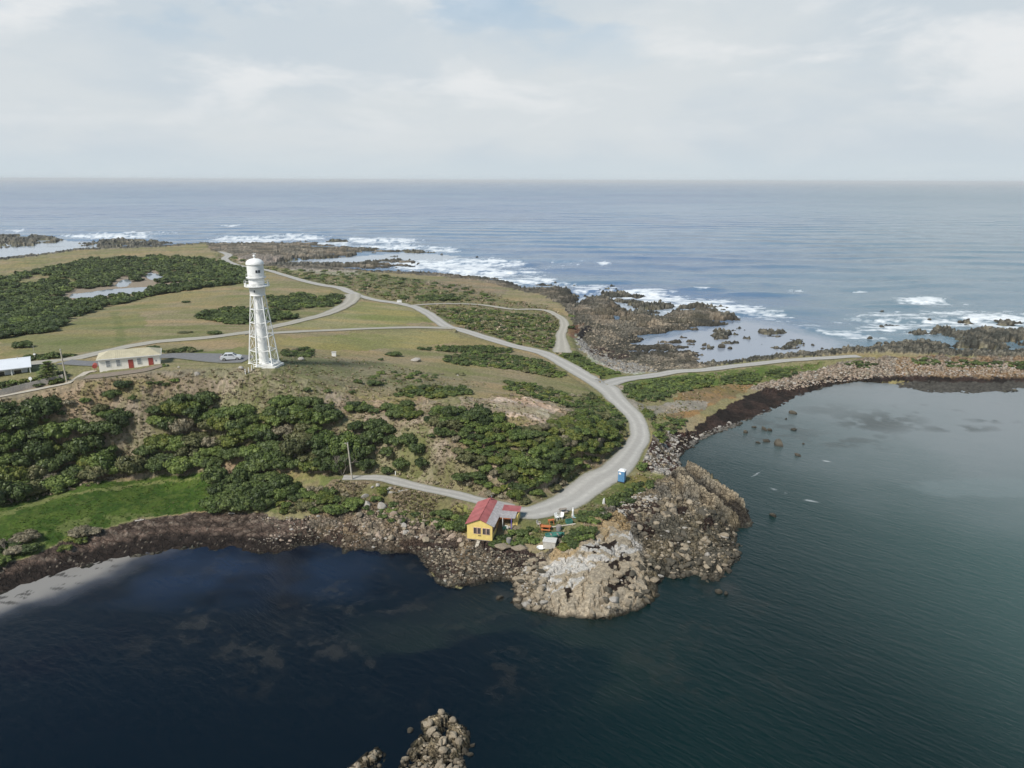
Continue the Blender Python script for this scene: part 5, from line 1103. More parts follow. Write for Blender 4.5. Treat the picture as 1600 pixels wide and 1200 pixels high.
it = [(rocks[i][0], rocks[i][1], rocks[i][2], rocks[i][3] * rs.uniform(.9, 1.3), rocks[i][3] * rs.uniform(.7, 1), rocks[i][3] * rs.uniform(.7, 1.1), rs.random() * 6.28, rocks[i][4]) for i in rest]
me = merge('shore_stones', it, RRAW, RK); tag(link('shore_stones', me), kind='stuff'); print('rocks', len(rocks))
# ------------------------------------------------------------------ built things
WHITE = painted('white_paint', (.80, .80, .78), .5, .06, 2, .4, dirt=(.62, .60, .55)); CREAM = painted('cream_paint', (.72, .66, .50), .55, .08, 3, .4)
WALLW = painted('whitewashed_wall', (.86, .82, .75), .85, .05, 1.2, .1, dirt=(.72, .66, .57)); ROOFC = painted('cream_metal_roof', (.50, .45, .32), .6, .12, .8, .2, dirt=(.42, .37, .25))
GLASS = MT('dark_glass', .08, .6).col((.03, .035, .04)).m; RED = painted('red_paint', (.33, .065, .05), .6, .15, 4); BLACK = painted('black_rubber', (.03, .03, .03), .7, .2, 5)
YEL = painted('yellow_weatherboard', (.74, .57, .19), .65, .09, 2, .3, dirt=(.60, .46, .18)); REDR = painted('faded_red_roof', (.32, .105, .105), .7, .22, .9, .2, dirt=(.38, .17, .17)); GREYR = painted('weathered_grey_roof', (.36, .34, .34), .75, .22, 2.5, .2, dirt=(.22, .20, .20))
OR = painted('orange_paint', (.52, .17, .06), .6, .15, 3); WOOD = painted('weathered_timber', (.30, .26, .22), .9, .3, 4, .1); POLE = painted('pale_pole_timber', (.46, .42, .35), .9, .2, 3, .1)
CONC = painted('concrete', (.45, .43, .39), .9, .15, 2.5, .1, dirt=(.25, .23, .2)); STONE = painted('pale_stone', (.52, .48, .43), .9, .25, 3, .1); GREEN_P = painted('faded_green_paint', (.055, .20, .16), .5, .25, 2.5, .4, dirt=(.04, .10, .09))
CARP = painted('silver_white_car_paint', (.56, .575, .60), .25, .02, 2, .6); CHROME = MT('bright_metal', .3, .5, 1.0).col((.6, .6, .6)).m; BLUE = painted('blue_plastic', (.10, .24, .42), .45, .12, 3); FENCE = painted('grey_paling', (.47, .43, .39), .9, .2, 5, .1, dirt=(.34, .31, .28))
SHADEWALL = painted('shade_toned_boards', (.50, .27, .11), .7, .2, 3); FADEP = painted('purple_paint', (.16, .13, .42), .6, .1, 3); HEADL = MT('lamp_lens', .1, .6).col((.7, .7, .68)).m; TAILR = MT('tail_lamp', .2, .6).col((.4, .02, .02)).m  # shack side boards: wall shade put into an orange-brown colour

# ---- lighthouse
q = P(413, 568, 19.5); zb = 19.25
lh = empty('lighthouse', (float(q[0]), float(q[1]), zb), R(20), label='tall white iron lighthouse with open braced legs round a central column', cat='lighthouse')
def S(b, nm, mat=WHITE, par=lh, **k): return b.build(nm, mat, par, **k)
hexp = lambda r, a0=0: [(r * math.cos(a0 + i * math.pi / 3), r * math.sin(a0 + i * math.pi / 3)) for i in range(6)]
S(MB().prism(hexp(3.9), -1.4, .12, 'z').prism(hexp(3.3), .12, .38, 'z'), 'base_slab', painted('painted_concrete', (.72, .71, .67), .8, .12, 2, .1, dirt=(.5, .48, .43)), bevel=.04)
S(MB().lathe([(1.05, .1), (1.1, .5), (.98, .62), (.90, 14.5)], 28), 'central_column', smooth=True)
HZ = [.38, 3.25, 6.15, 8.95, 11.65, 14.45]; rad = lambda z: 2.95 + (1.38 - 2.95) * (z - .3) / 14.15
for i in range(6):
    a = i * math.pi / 3; c, s_ = math.cos(a), math.sin(a)
    lg = MB().tube((c * rad(.3), s_ * rad(.3), .2), (c * rad(14.5), s_ * rad(14.5), 14.5), .14, .10, 10); S(lg, 'leg', smooth=True)
    S(MB().lathe([(.24, .3), (.24, .5), (.13, .58)], 12, (c * rad(.3), s_ * rad(.3), 0)), 'foot_plate')
    for k in range(5):
        z0, z1 = HZ[k], HZ[k + 1]; a2 = a + math.pi / 3; p = lambda an, z: (math.cos(an) * rad(z), math.sin(an) * rad(z), z)
        S(MB().tube(p(a, z0), p(a2, z1), .024, n=5), 'brace'); S(MB().tube(p(a2, z0 + .04), p(a, z1 - .04), .024, n=5), 'brace')
for z in HZ[1:-1] + [.62]:
    b = MB()
    for i in range(6):
        a = i * math.pi / 3; a2 = a + math.pi / 3
        b.tube((math.cos(a) * rad(z), math.sin(a) * rad(z), z), (math.cos(a2) * rad(z), math.sin(a2) * rad(z), z), .075, n=6); b.tube((math.cos(a) * .8, math.sin(a) * .8, z), (math.cos(a) * rad(z), math.sin(a) * rad(z), z), .05, n=6)
    S(b, 'ring_frame')
S(MB().lathe([(1.42, 14.4), (1.52, 14.42), (1.52, 14.55), (1.44, 14.6), (1.62, 16.0), (1.66, 16.05), (1.66, 16.15)], 32), 'watch_room', smooth=True)
f_ = (-1.0) ; S(MB().box(-.09, .09, -.03, .05, 15.15, 15.6, Matrix.Rotation(R(-22), 4, 'Z') @ Matrix.Translation((0, -1.575, 0))), 'porthole', GLASS)
S(MB().lathe([(1.6, 16.12), (2.38, 16.22), (2.42, 16.25), (2.42, 16.42), (1.5, 16.43)], 32), 'gallery_deck', smooth=True)
S(MB().lathe([(1.50, 16.4), (1.50, 17.85), (1.9, 17.9), (1.92, 18.05), (1.6, 18.06)], 32), 'murette', smooth=True)
b = MB()
for zr in (16.9, 17.4):
    for i in range(24):
        a, a2 = i * math.pi / 12, (i + 1) * math.pi / 12; b.tube((2.36 * math.cos(a), 2.36 * math.sin(a), zr), (2.36 * math.cos(a2), 2.36 * math.sin(a2), zr), .022, n=4)
S(b, 'gallery_handrail')
for i in range(12): 
    a = i * math.pi / 6; S(MB().tube((2.36 * math.cos(a), 2.36 * math.sin(a), 16.4), (2.36 * math.cos(a), 2.36 * math.sin(a), 17.42), .03, n=5), 'railing_post')
for i in range(12):
    a0, a1 = i * math.pi / 6 + .06, (i + 1) * math.pi / 6 - .06
    if i in (1, 4, 7, 10): continue
    b = MB(); n = 4
    for k in range(n):
        t0 = a0 + (a1 - a0) * k / n; t1 = a0 + (a1 - a0) * (k + 1) / n
        pts = [(r_ * math.cos(t), r_ * math.sin(t)) for r_, t in ((2.345, t0), (2.345, t1), (2.325, t1), (2.325, t0))]; b.prism(pts, 16.5, 16.88, 'z')
    S(b, 'railing_panel')
S(MB().lathe([(1.56, 18.06), (1.60, 18.1), (1.60, 20.45), (1.72, 20.5), (1.74, 20.6), (1.66, 20.66)], 32), 'lantern_room', smooth=True)
for da in (-.16, .16):
    M_ = Matrix.Rotation(R(35 - 20) + da, 4, 'Z') @ Matrix.Translation((0, -1.605, 0)); S(MB().box(-.2, .2, -.02, .04, 19.0, 19.55, M_), 'lantern_window', GLASS)
b = MB()
for i in range(24):
    a, a2 = i * math.pi / 12, (i + 1) * math.pi / 12; b.tube((1.86 * math.cos(a), 1.86 * math.sin(a), 18.7), (1.86 * math.cos(a2), 1.86 * math.sin(a2), 18.7), .018, n=4)
    if i % 3 == 0: b.tube((1.86 * math.cos(a), 1.86 * math.sin(a), 18.05), (1.86 * math.cos(a), 1.86 * math.sin(a), 18.72), .02, n=4)
S(b, 'lantern_rail')
S(MB().lathe([(1.76, 20.62), (1.78, 20.7)] + [(1.72 * math.cos(t), 20.72 + 1.02 * math.sin(t)) for t in [i * math.pi / 18 for i in range(9)]] + [(.22, 21.74)], 32), 'dome', smooth=True)
S(MB().tube((0, 0, 21.7), (0, 0, 22.05), .14, .10, 12).ball((0, 0, 22.2), .27, 8), 'vent_ball', smooth=True)
wv = S(MB().tube((0, 0, 22.4), (0, 0, 22.85), .025, n=5).box(-.35, .2, -.012, .012, 22.66, 22.71).prism([(.2, 22.58), (.42, 22.685), (.2, 22.79)], -.012, .012, 'y'), 'weather_vane')

# ---- hip-roofed white cottage
A = np.array(P(156, 581.4, 19.0)); B = np.array(P(251, 569.6, 19.4)); an = math.atan2(B[1] - A[1], B[0] - A[0]); Lc = float(np.linalg.norm(B - A)); Wc = 5.6; z0 = 18.95
ct = empty('cottage', (float(A[0]), float(A[1]), z0), an, label='long white cottage with cream hipped roof and two red doors', cat='cottage')
MB().box(0, Lc, 0, Wc, -1.0, 2.55).build('wall', WALLW, ct)
def hip(x0, x1, y0, y1, z, zr, inset, th=.09):
    ym = (y0 + y1) / 2; v = [(x0, y0, z), (x1, y0, z), (x1, y1, z), (x0, y1, z), (x0 + inset, ym, zr), (x1 - inset, ym, zr), (x0, y0, z - th), (x1, y0, z - th), (x1, y1, z - th), (x0, y1, z - th)]
    return MB().add(v, [(0, 1, 5, 4), (1, 2, 5), (2, 3, 4, 5), (3, 0, 4), (0, 6, 7, 1), (1, 7, 8, 2), (2, 8, 9, 3), (3, 9, 6, 0), (9, 8, 7, 6)])
rf = hip(-.3, Lc + .3, -.3, Wc + .3, 2.66, 3.7, 2.2).build('roof', ROOFC, ct)
b = MB()
for i in range(1, 34):
    x = -.3 + (Lc + .6) * i / 34; t = min(1, (x + .3) / 2.2, (Lc + .3 - x) / 2.2); b.tube((x, -.28, 2.69), (x, -.28 + t * (Wc / 2 + .26), 2.69 + 1.04 * t), .022, n=4)
b.build('roof_ribs', ROOFC, rf)
MB().box(-.34, Lc + .34, -.37, -.305, 2.5, 2.64).box(Lc + .305, Lc + .37, -.3, Wc + .3, 2.5, 2.64).build('gutter', WHITE, ct)
for fx in (.15, .315, .655):
    w = MB().box(fx * Lc - .42, fx * Lc + .42, -.06, -.003, .95, 2.25).build('window', WHITE, ct)
    for i in range(3): MB().box(fx * Lc - .35, fx * Lc + .35, -.075, -.061, 1.02 + i * .4, 1.35 + i * .4).build('pane', painted('grey_louvre', (.26, .27, .28), .4, .2) if (fx, i) == (.15, 0) else bpy.data.materials['grey_louvre'], w)
for fx in (.515, .845):
    dr = MB().box(fx * Lc - .45, fx * Lc + .45, -.05, -.003, .02, 2.05).build('door', RED, ct, bevel=.01); MB().ball((fx * Lc + .34, -.08, 1.0), .04, 4).build('door_handle', CHROME, dr)
    MB().box(fx * Lc - .6, fx * Lc + .6, -.7, -.01, -.3, .0).build('door_step', CONC, ct)
MB().box(.92 * Lc, .92 * Lc + .28, -.03, -.003, 1.2, 1.55).build('wall_plaque', painted('grey_plaque', (.3, .32, .35), .5), ct)
MB().box(-.12, .12, -.12, .12, 0, 1).build
q = ct.matrix_world
def loc_(o, x, y): c, s_ = math.cos(o.rotation_euler.z), math.sin(o.rotation_euler.z); return o.location.x + x * c - y * s_, o.location.y + x * s_ + y * c
x, y = loc_(ct, -.75, 1.6); rb = empty('fuel_tank', (x, y, 19.0), an, label='small red tank on legs beside the left end wall of the white cottage', cat='tank')
MB().tube((-.1, -.8, 1.05), (-.1, .8, 1.05), .42, n=14).build('tank_shell', RED, rb, True)
for sy in (-.55, .55):
    for sx in (-.35, .2): MB().tube((sx, sy, -.4), (sx * .7, sy, .8), .035, n=5).build('leg', WOOD, rb)
b = MB()
for i in range(7): b.ball((Lc * (.03 + .085 * i) , -.45, .08), .22, 5, (1.3, 1, .8))
o = b.build('garden_edging', STONE); o.location = ct.location; o.rotation_euler = ct.rotation_euler; tag(o, 'low row of stones and herbs along the foot of the cottage front wall', 'garden edging')

# ---- white-roofed house at the left edge
A = np.array(P(50, 588, 17.6)); B = np.array(P(0, 594, 17.6)); an = math.atan2(A[1] - B[1], A[0] - B[0]); 
hs = empty('house', (float(A[0]), float(A[1]), 17.3), an, label='low house with a big white roof at the left edge behind the timber fence', cat='house')
MB().box(-19, -.6, .6, 7.6, -1, 2.35).build('wall', painted('pale_blue_wall', (.50, .54, .58), .7, .08, 2), hs)
r2 = MB().add([(-20, -.7, 2.45), (.2, -.7, 2.45), (.2, 8.2, 2.75), (-20, 8.2, 2.75), (-20, 3.9, 3.35), (.2, 3.9, 3.35), (-20, -.7, 2.3), (.2, -.7, 2.3), (.2, 8.2, 2.6), (-20, 8.2, 2.6)], [(0, 1, 5, 4), (4, 5, 2, 3), (1, 7, 8, 2, 5), (0, 4, 3, 9, 6), (0, 6, 7, 1), (2, 8, 9, 3), (6, 9, 8, 7)]).build('roof', painted('white_metal_roof', (.66, .68, .71), .45, .04, .8, .4), hs)
for x in (-.1, -3.2, -6.4, -9.6): MB().box(x - .1, x + .1, -.55, -.35, -.8, 2.3).build('veranda_post', WHITE, hs)
for x in (-2.2, -5.0, -8.0):
    w = MB().box(x - .7, x + .7, .52, .597, .7, 1.9).build('window', WHITE, hs); MB().box(x - .6, x + .6, .5, .519, .8, 1.8).build('pane', GLASS, w)
MB().tube((-2, 4.5, 3.2), (-2, 4.5, 3.7), .06, n=6).build('roof_vent', CHROME, hs)

# ---- timber fence
fp = [at(*p) for p in ((-60, 634), (-20, 624), (0, 619.5), (40, 609), (80, 599.5), (100, 594.5))]
f0 = fp[0]; fe = empty('timber_fence', tuple(f0), 0, label='weathered grey timber paling fence beside the concrete path', cat='fence')
fq = resample(np.array(fp), 1.6); b = MB(); rr = random.Random(3)
for i in range(len(fq) - 1):
    a = Vector(fq[i] - f0); c = Vector(fq[i + 1] - f0); d = (c - a); l = d.length; k = max(1, int(l / .16)); u = d.normalized(); n_ = Vector((-u.y, u.x, 0))
    for j in range(k):
        p0 = a + d * (j / k); p1 = a + d * ((j + .88) / k); h = 1.28 + rr.uniform(-.04, .04)
        b.prism([(0, -.5), ((p1 - p0).length, -.5), ((p1 - p0).length, h), (0, h)], -.012, .012, 'y', Matrix.Translation(p0) @ Matrix.Rotation(math.atan2(u.y, u.x), 4, 'Z'))
    MB().box(-.06, .06, .03, .13, -.6, 1.3, Matrix.Translation(a) @ Matrix.Rotation(math.atan2(u.y, u.x), 4, 'Z')).build('post', WOOD, fe)
b.build('paling_panel', FENCE, fe)

# ---- poles
def above(base, px, py):
    d = raydir(px, py); D = math.hypot(base[0], base[1]); h = math.hypot(d[0], d[1]); return Vector((d[0] / h * D, d[1] / h * D, CAM_H + d[2] / h * D))
def pole(bp, tp, r, l_, cat='pole', nm='utility_pole', mat=POLE, arm=None, cap=True):
    q = at(*bp); t = above(q, *tp) - Vector(q); o = empty(nm, tuple(q), 0, label=l_, cat=cat)
    MB().tube((0, 0, -.5), t, r, r * .72, 12).build('pole_shaft', mat, o, True)
    if cap: MB().tube(t, t + Vector((0, 0, .07)), r * .85, r * .8, 10).build('cap', CHROME, o)
    if arm: MB().box(t.x - arm, t.x + .1, t.y - .05, t.y + .05, t.z - .22, t.z - .12).build('cross_arm', WOOD, o); MB().tube((t.x - arm + .08, t.y, t.z - .12), (t.x - arm + .08, t.y, t.z + .06), .05, .03, 8).build('insulator', WHITE, o)
    return o
pole((550.5, 749), (543, 692), .15, 'pale leaning timber pole at the end of the shore track', arm=.5)
pole((104.5, 597), (94, 546), .15, 'tall pale timber pole at the right end of the timber fence', arm=None)
o = pole((55.5, 562), (51.5, 540), .06, 'thin pale pole standing behind the white-roofed house', cap=False); MB().box(-.22, .22, -.15, .1, 1.1, 1.4).build('meter_box', WHITE, o)
o = pole((48.7, 600), (47.6, 594), .045, 'white round disc on a short post behind the timber fence', 'sign', 'round_sign', WHITE, cap=False)
t = above(at(48.7, 600), 47.3, 591.5) - Vector(at(48.7, 600)); MB().tube(t + Vector((0, .03, 0)), t + Vector((0, -.03, 0)), .34, n=20).build('disc', WHITE, o)
mk = None
for i, (px, py, h) in enumerate([(383.6, 586, .95), (388.8, 583, .95), (393.6, 579.5, .95), (396.6, 576, .8)]):
    q = at(px, py)
    if mk is None:
        mk = empty('marker_post', tuple(q), .2); MB().box(-.065, .065, -.065, .065, -.3, h).build('post', WHITE, mk); MB().box(-.08, .08, -.08, .08, h, h + .05).build('post_cap', WHITE, mk); o = mk
    else:
        o = mk.copy(); COL.objects.link(o); o.location = q
        for ch in [c for c in mk.children]: c = ch.copy(); COL.objects.link(c); c.parent = o
    tag(o, ['leftmost and lowest of the four white marker posts below the lighthouse', 'second white marker post from the left below the lighthouse', 'third white marker post from the left below the lighthouse', 'white marker post closest to the lighthouse base, rightmost of four'][i], 'post', 'white marker posts below the lighthouse')

# ---- car
q = at(361.5, 562.8); car = empty('parked_car', (q[0], q[1], q[2] + .08), R(14), label='silver-white hatchback parked on the asphalt beside the lighthouse', cat='car')
prof = [(-2.02, .32), (-2.08, .72), (-2.0, .92), (-1.82, 1.02), (-1.15, 1.06), (-.9, 1.08), (.95, 1.02), (1.75, .86), (2.02, .68), (2.05, .36), (1.75, .26), (-1.75, .26)]
MB().prism(prof, -.84, .84, 'y').build('body', CARP, car, True, .06)
gh = MB().add([(x, s_ * w, z) for s_ in (-1, 1) for x, w, z in ((-1.72, .76, 1.0), (1.05, .76, 1.0), (.35, .62, 1.46), (-1.1, .62, 1.5))], [(0, 1, 2, 3), (7, 6, 5, 4), (0, 4, 5, 1), (1, 5, 6, 2), (2, 6, 7, 3), (3, 7, 4, 0)]).build('cabin', CARP, car, True, .05)
for s_ in (-1, 1):
    for x0, x1, x2, x3 in ((-1.42, -.55, -.55, -1.05), (-.45, .78, .3, -.45)):
        MB().add([(x0, s_ * .765, 1.06), (x1, s_ * .765, 1.06), (x2, s_ * .66, 1.39), (x3, s_ * .66, 1.40), (x0, s_ * .74, 1.06), (x1, s_ * .74, 1.06), (x2, s_ * .63, 1.39), (x3, s_ * .63, 1.40)], [(0, 1, 2, 3), (7, 6, 5, 4), (0, 4, 5, 1), (1, 5, 6, 2), (2, 6, 7, 3), (3, 7, 4, 0)]).build('side_window', GLASS, car)
MB().add([(1.03, -.66, 1.04), (1.03, .66, 1.04), (.42, .56, 1.44), (.42, -.56, 1.44), (1.08, -.66, 1.06), (1.08, .66, 1.06), (.47, .56, 1.46), (.47, -.56, 1.46)], [(0, 1, 2, 3), (7, 6, 5, 4), (0, 4, 5, 1), (1, 5, 6, 2), (2, 6, 7, 3), (3, 7, 4, 0)]).build('windscreen', GLASS, car)
MB().add([(-1.74, -.62, 1.08), (-1.74, .62, 1.08), (-1.2, .54, 1.44), (-1.2, -.54, 1.44), (-1.77, -.62, 1.1), (-1.77, .62, 1.1), (-1.23, .54, 1.46), (-1.23, -.54, 1.46)], [(0, 1, 2, 3), (7, 6, 5, 4), (0, 4, 5, 1), (1, 5, 6, 2), (2, 6, 7, 3), (3, 7, 4, 0)]).build('rear_window', GLASS, car)
for x in (-1.28, 1.28):
    for s_ in (-1, 1):
        w = MB().tube((x, s_ * .70, .32), (x, s_ * .88, .32), .33, n=20).build('wheel', BLACK, car, True); MB().tube((x, s_ * .881, .32), (x, s_ * .90, .32), .20, n=14).build('rim', CHROME, w)
for s_ in (-.6, .6):
    MB().box(1.99, 2.07, s_ - .18, s_ + .18, .62, .76).build('headlight', HEADL, car); MB().box(-2.09, -2.0, s_ - .15, s_ + .15, .7, .88).build('tail_light', TAILR, car)
MB().box(.45, .6, -.98, -.86, 1.0, 1.12).build('mirror', CARP, car); MB().box(.45, .6, .86, .98, 1.0, 1.12).build('mirror', CARP, car)

# ---- yellow shack
A = np.array(P(730, 841, 2.4)); B = np.array(P(769, 845, 2.4)); an = math.atan2(B[1] - A[1], B[0] - A[0])
sh = empty('shack', (float(A[0]), float(A[1]), 2.4), an, label='yellow waterside shack with faded red gable roof and open side veranda', cat='shack')
W, D, E, RG = 4.0, 7.6, 2.6, 3.5
MB().prism([(0, 0), (W, 0), (W, E), (W / 2, RG - .12), (0, E)], 0, .14, 'y').build('front_wall', YEL, sh)
MB().prism([(0, 0), (W, 0), (W, E), (W / 2, RG - .12), (0, E)], D - .14, D, 'y').build('rear_wall', YEL, sh)
MB().box(.002, .12, .142, D - .142, 0, E).build('side_wall', YEL, sh); MB().box(W - .12, W - .002, .142, 3.0, 0, E).build('side_wall', YEL, sh); MB().box(W - .12, W - .002, 3.0, D - .142, 0, E - .01).build('side_wall', SHADEWALL, sh)
MB().box(0, W, 0, D, -.14, -.002).build('floor', WOOD, sh)
def slope_roof(x0, z0, x1, z1, y0, y1, nm, mat, par, th=.07, ribs=14):
    n = Vector((-(z1 - z0), 0, (x1 - x0))).normalized() * th
    if n.z < 0: n = -n
    b = MB().add([(x0, y0, z0), (x1, y0, z1), (x1, y1, z1), (x0, y1, z0), (x0 + n.x, y0, z0 + n.z), (x1 + n.x, y0, z1 + n.z), (x1 + n.x, y1, z1 + n.z), (x0 + n.x, y1, z0 + n.z)], [(3, 2, 1, 0), (4, 5, 6, 7), (0, 1, 5, 4), (1, 2, 6, 5), (2, 3, 7, 6), (3, 0, 4, 7)])
    for i in range(ribs):
        y = y0 + (y1 - y0) * (i + .5) / ribs; b.tube((x0 + n.x, y, z0 + n.z), (x1 + n.x, y, z1 + n.z), .035, n=4)
    return b.build(nm, mat, par)
k_ = (RG - E) / (W / 2)
slope_roof(-.22, E - .22 * k_, W / 2 - .01, RG, -.22, D + .2, 'roof', REDR, sh, ribs=34)
slope_roof(W / 2 + .01, RG, 3.1, RG - 1.1 * k_, -.22, D + .2, 'roof', REDR, sh, ribs=34)
slope_roof(3.11, RG - 1.11 * k_, 4.35, RG - 2.35 * k_, -.22, D + .2, 'grey_roof_sheet', GREYR, sh, ribs=30)
ch = MB().tube((2.25, 7.1, 3.2), (2.25, 7.1, 4.1), .075, n=10).build('chimney', CHROME, sh); MB().tube((2.25, 7.1, 4.1), (2.25, 7.1, 4.2), .12, .09, 10).build('cowl', CHROME, ch)
for x in (1.02, 2.45):
    for k in range(2):
        w = MB().box(x + k * .62, x + k * .62 + .58, -.06, -.003, .95, 2.05).build('window', painted('pinkish_frame', (.60, .42, .34), .6) if 'pinkish_frame' not in bpy.data.materials else bpy.data.materials['pinkish_frame'], sh)
        MB().box(x + k * .62 + .06, x + k * .62 + .27, -.075, -.061, 1.02, 1.98).build('pane', GLASS, w); MB().box(x + k * .62 + .31, x + k * .62 + .52, -.075, -.061, 1.02, 1.98).build('pane', GLASS, w)
MB().box(1.75, 2.25, -.05, -.003, .62, .72).build('vent_slot', BLACK, sh)
for y in (.5, 1.25, 2.0):
    w = MB().box(W + .001, W + .05, y, y + .62, .95, 2.1).build('window', bpy.data.materials['pinkish_frame'], sh); MB().box(W + .051, W + .065, y + .07, y + .55, 1.02, 2.03).build('pane', GLASS, w)
for x, y in ((.15, .2), (1.4, .2), (2.6, .2), (3.85, .2), (.15, 3.6), (3.85, 3.6)): MB().tube((x, y, -1.9), (x, y, -.14), .09, n=8).build('stilt', WOOD, sh)
# wing with the veranda
MB().box(W + .01, 7.1, 6.7, 6.82, 0, 2.5).build('wing_wall', YEL, sh); MB().box(7.0, 7.12, 4.3, 6.69, 0, 2.4).build('wing_wall', YEL, sh); MB().box(W + .02, 6.98, 5.4, 5.5, 0, 2.38).build('wing_wall', SHADEWALL, sh)
MB().box(6.35, 6.99, 4.3, 4.4, 0, 2.35).build('yellow_end_panel', YEL, sh)
def lean(y0, z0, y1, z1, x0, x1, nm, mat, ribs):
    b = MB().add([(x0, y0, z0), (x1, y0, z0), (x1, y1, z1), (x0, y1, z1), (x0, y0, z0 + .06), (x1, y0, z0 + .06), (x1, y1, z1 + .06), (x0, y1, z1 + .06)], [(3, 2, 1, 0), (4, 5, 6, 7), (0, 1, 5, 4), (1, 2, 6, 5), (2, 3, 7, 6), (3, 0, 4, 7)])
    for i in range(ribs): x = x0 + (x1 - x0) * (i + .5) / ribs; b.tube((x, y0, z0 + .06), (x, y1, z1 + .06), .03, n=4)
    return b.build(nm, mat, sh)
lean(5.35, 2.62, 6.95, 2.86, 4.4, 7.3, 'wing_roof', REDR, 16); lean(3.4, 2.36, 5.34, 2.60, 4.36, 6.9, 'veranda_roof', GREYR, 14)
MB().box(W + .01, 7.4, 3.2, 5.38, -.3, -.02).build('veranda_deck', painted('pale_deck', (.48, .44, .40), .85, .2), sh)
for x, m_ in ((4.9, WHITE), (6.3, FADEP)): MB().box(x - .05, x + .05, 3.45, 3.55, -.02, 2.36).build('veranda_post', m_, sh)
MB().box(4.3, 6.4, 3.46, 3.52, 2.2, 2.34).build('fascia', OR, sh)
dr = MB().box(4.5, 5.3, 5.34, 5.397, 0, 2.0).build('door', OR, sh); MB().ball((5.2, 5.31, 1.0), .04, 4).build('door_handle', CHROME, dr)
MB().box(5.6, 6.3, 5.34, 5.397, .9, 1.7).build('window', GLASS, sh)
sx, sy = loc_(sh, 1.7, -.3)
o = MB().add([(0, 0, 0), (.5, 0, 0), (.5, -1.9, -1.7), (0, -1.9, -1.7), (0, 0, -.1), (.5, 0, -.1), (.5, -1.9, -1.8), (0, -1.9, -1.8)], [(0, 1, 2, 3), (7, 6, 5, 4), (0, 4, 5, 1), (1, 5, 6, 2), (2, 6, 7, 3), (3, 7, 4, 0)])
for i in range(7): t = i / 7; o.box(-.02, .52, -1.9 * t - .2, -1.9 * t - .05, -1.7 * t - .1, -1.7 * t)
o = o.build('plank_ramp', POLE); o.location = (sx, sy, 2.4); o.rotation_euler.z = an - .25; tag(o, 'pale timber plank ladder leaning against the front of the yellow shack', 'ramp')

# ---- toilet cabin
q = at(971.5, 752); tb = empty('portable_toilet', tuple(q), R(-24), label='blue and white portable toilet cabin standing at the road edge', cat='toilet cabin')
MB().box(-.58, .58, -.58, .58, .12, 2.1).build('cabin', BLUE, tb, bevel=.03); MB().box(-.66, .66, -.66, .66, -.1, .12).build('skid_base', BLACK, tb)
MB().add([(-.62, -.62, 2.1), (.62, -.62, 2.1), (.62, .62, 2.1), (-.62, .62, 2.1), (-.35, -.35, 2.32), (.35, -.35, 2.32), (.35, .35, 2.32), (-.35, .35, 2.32)], [(3, 2, 1, 0), (4, 5, 6, 7), (0, 1, 5, 4), (1, 2, 6, 5), (2, 3, 7, 6), (3, 0, 4, 7)]).build('roof', WHITE, tb)
dr = MB().box(-.60, -.583, -.45, .45, .2, 1.98).build('door', WHITE, tb); MB().box(-.63, -.602, .3, .38, 1.0, 1.14).build('latch', BLACK, dr)
MB().box(-.45, -.05, -.60, -.583, 1.5, 1.85).build('vent_panel', WHITE, tb)

# ---- yard things
def chair(px, py, rz, mat, l_, nm='garden_chair', cat='chair', sc=1.0):
    q = at(px, py); o = empty(nm, tuple(q), rz, label=l_, cat=cat, group='garden chairs in the yard'); o.scale = (sc,) * 3
    MB().box(-.26, .26, -.25, .25, .40, .44).build('seat', mat, o); MB().add([(-.26, .22, .44), (.26, .22, .44), (.26, .36, .95), (-.26, .36, .95), (-.26, .26, .44), (.26, .26, .44), (.26, .40, .95), (-.26, .40, .95)], [(3, 2, 1, 0), (4, 5, 6, 7), (0, 1, 5, 4), (1, 2, 6, 5), (2, 3, 7, 6), (3, 0, 4, 7)]).build('backrest', mat, o)
    for a in (-.22, .22):
        for b_ in (-.2, .2): MB().tube((a * 1.1, b_ * 1.15, -.05), (a, b_, .41), .028, n=6).build('leg', mat, o)
        MB().box(a * 1.2 - .03, a * 1.2 + .03, -.22, .26, .62, .66).tube((a * 1.2, -.19, .42), (a * 1.2, -.19, .64), .022, n=5).build('armrest', mat, o)
    return o
def table(px, py, rz, L_, W_, mat, l_, nm='picnic_table', benches=True):
    q = at(px, py); o = empty(nm, tuple(q), rz, label=l_, cat='table'); b = MB()
    for i in range(5): b.box(-L_ / 2, L_ / 2, -W_ / 2 + i * W_ / 5, -W_ / 2 + (i + .9) * W_ / 5, .72, .77)
    b.build('tabletop', mat, o)
    for x in (-L_ * .36, L_ * .36):
        for s_ in (-1, 1): MB().tube((x, s_ * W_ * .75, 0), (x, s_ * W_ * .2, .72), .05, n=4).build('leg', mat, o)
    if benches:
        for s_ in (-1, 1): MB().box(-L_ / 2, L_ / 2, s_ * (W_ / 2 + .28) - .14, s_ * (W_ / 2 + .28) + .14, .40, .45).build('bench', mat, o)
        for x in (-L_ * .36, L_ * .36): MB().box(x - .05, x + .05, -W_ / 2 - .4, W_ / 2 + .4, .33, .395).build('bench_beam', mat, o)
    return o
table(853, 829, R(-8), 1.5, .75, OR, 'bright orange picnic table in the middle of the yard')
table(861, 819, R(20), 1.0, .5, OR, 'smaller orange table behind the bright orange picnic table', 'small_table', False)
chair(870.5, 812, R(40), WHITE, 'white garden chair, left one of the white pair in the yard', sc=1.1); chair(877, 811, R(-30), WHITE, 'white garden chair, right one of the white pair in the yard', sc=1.1)
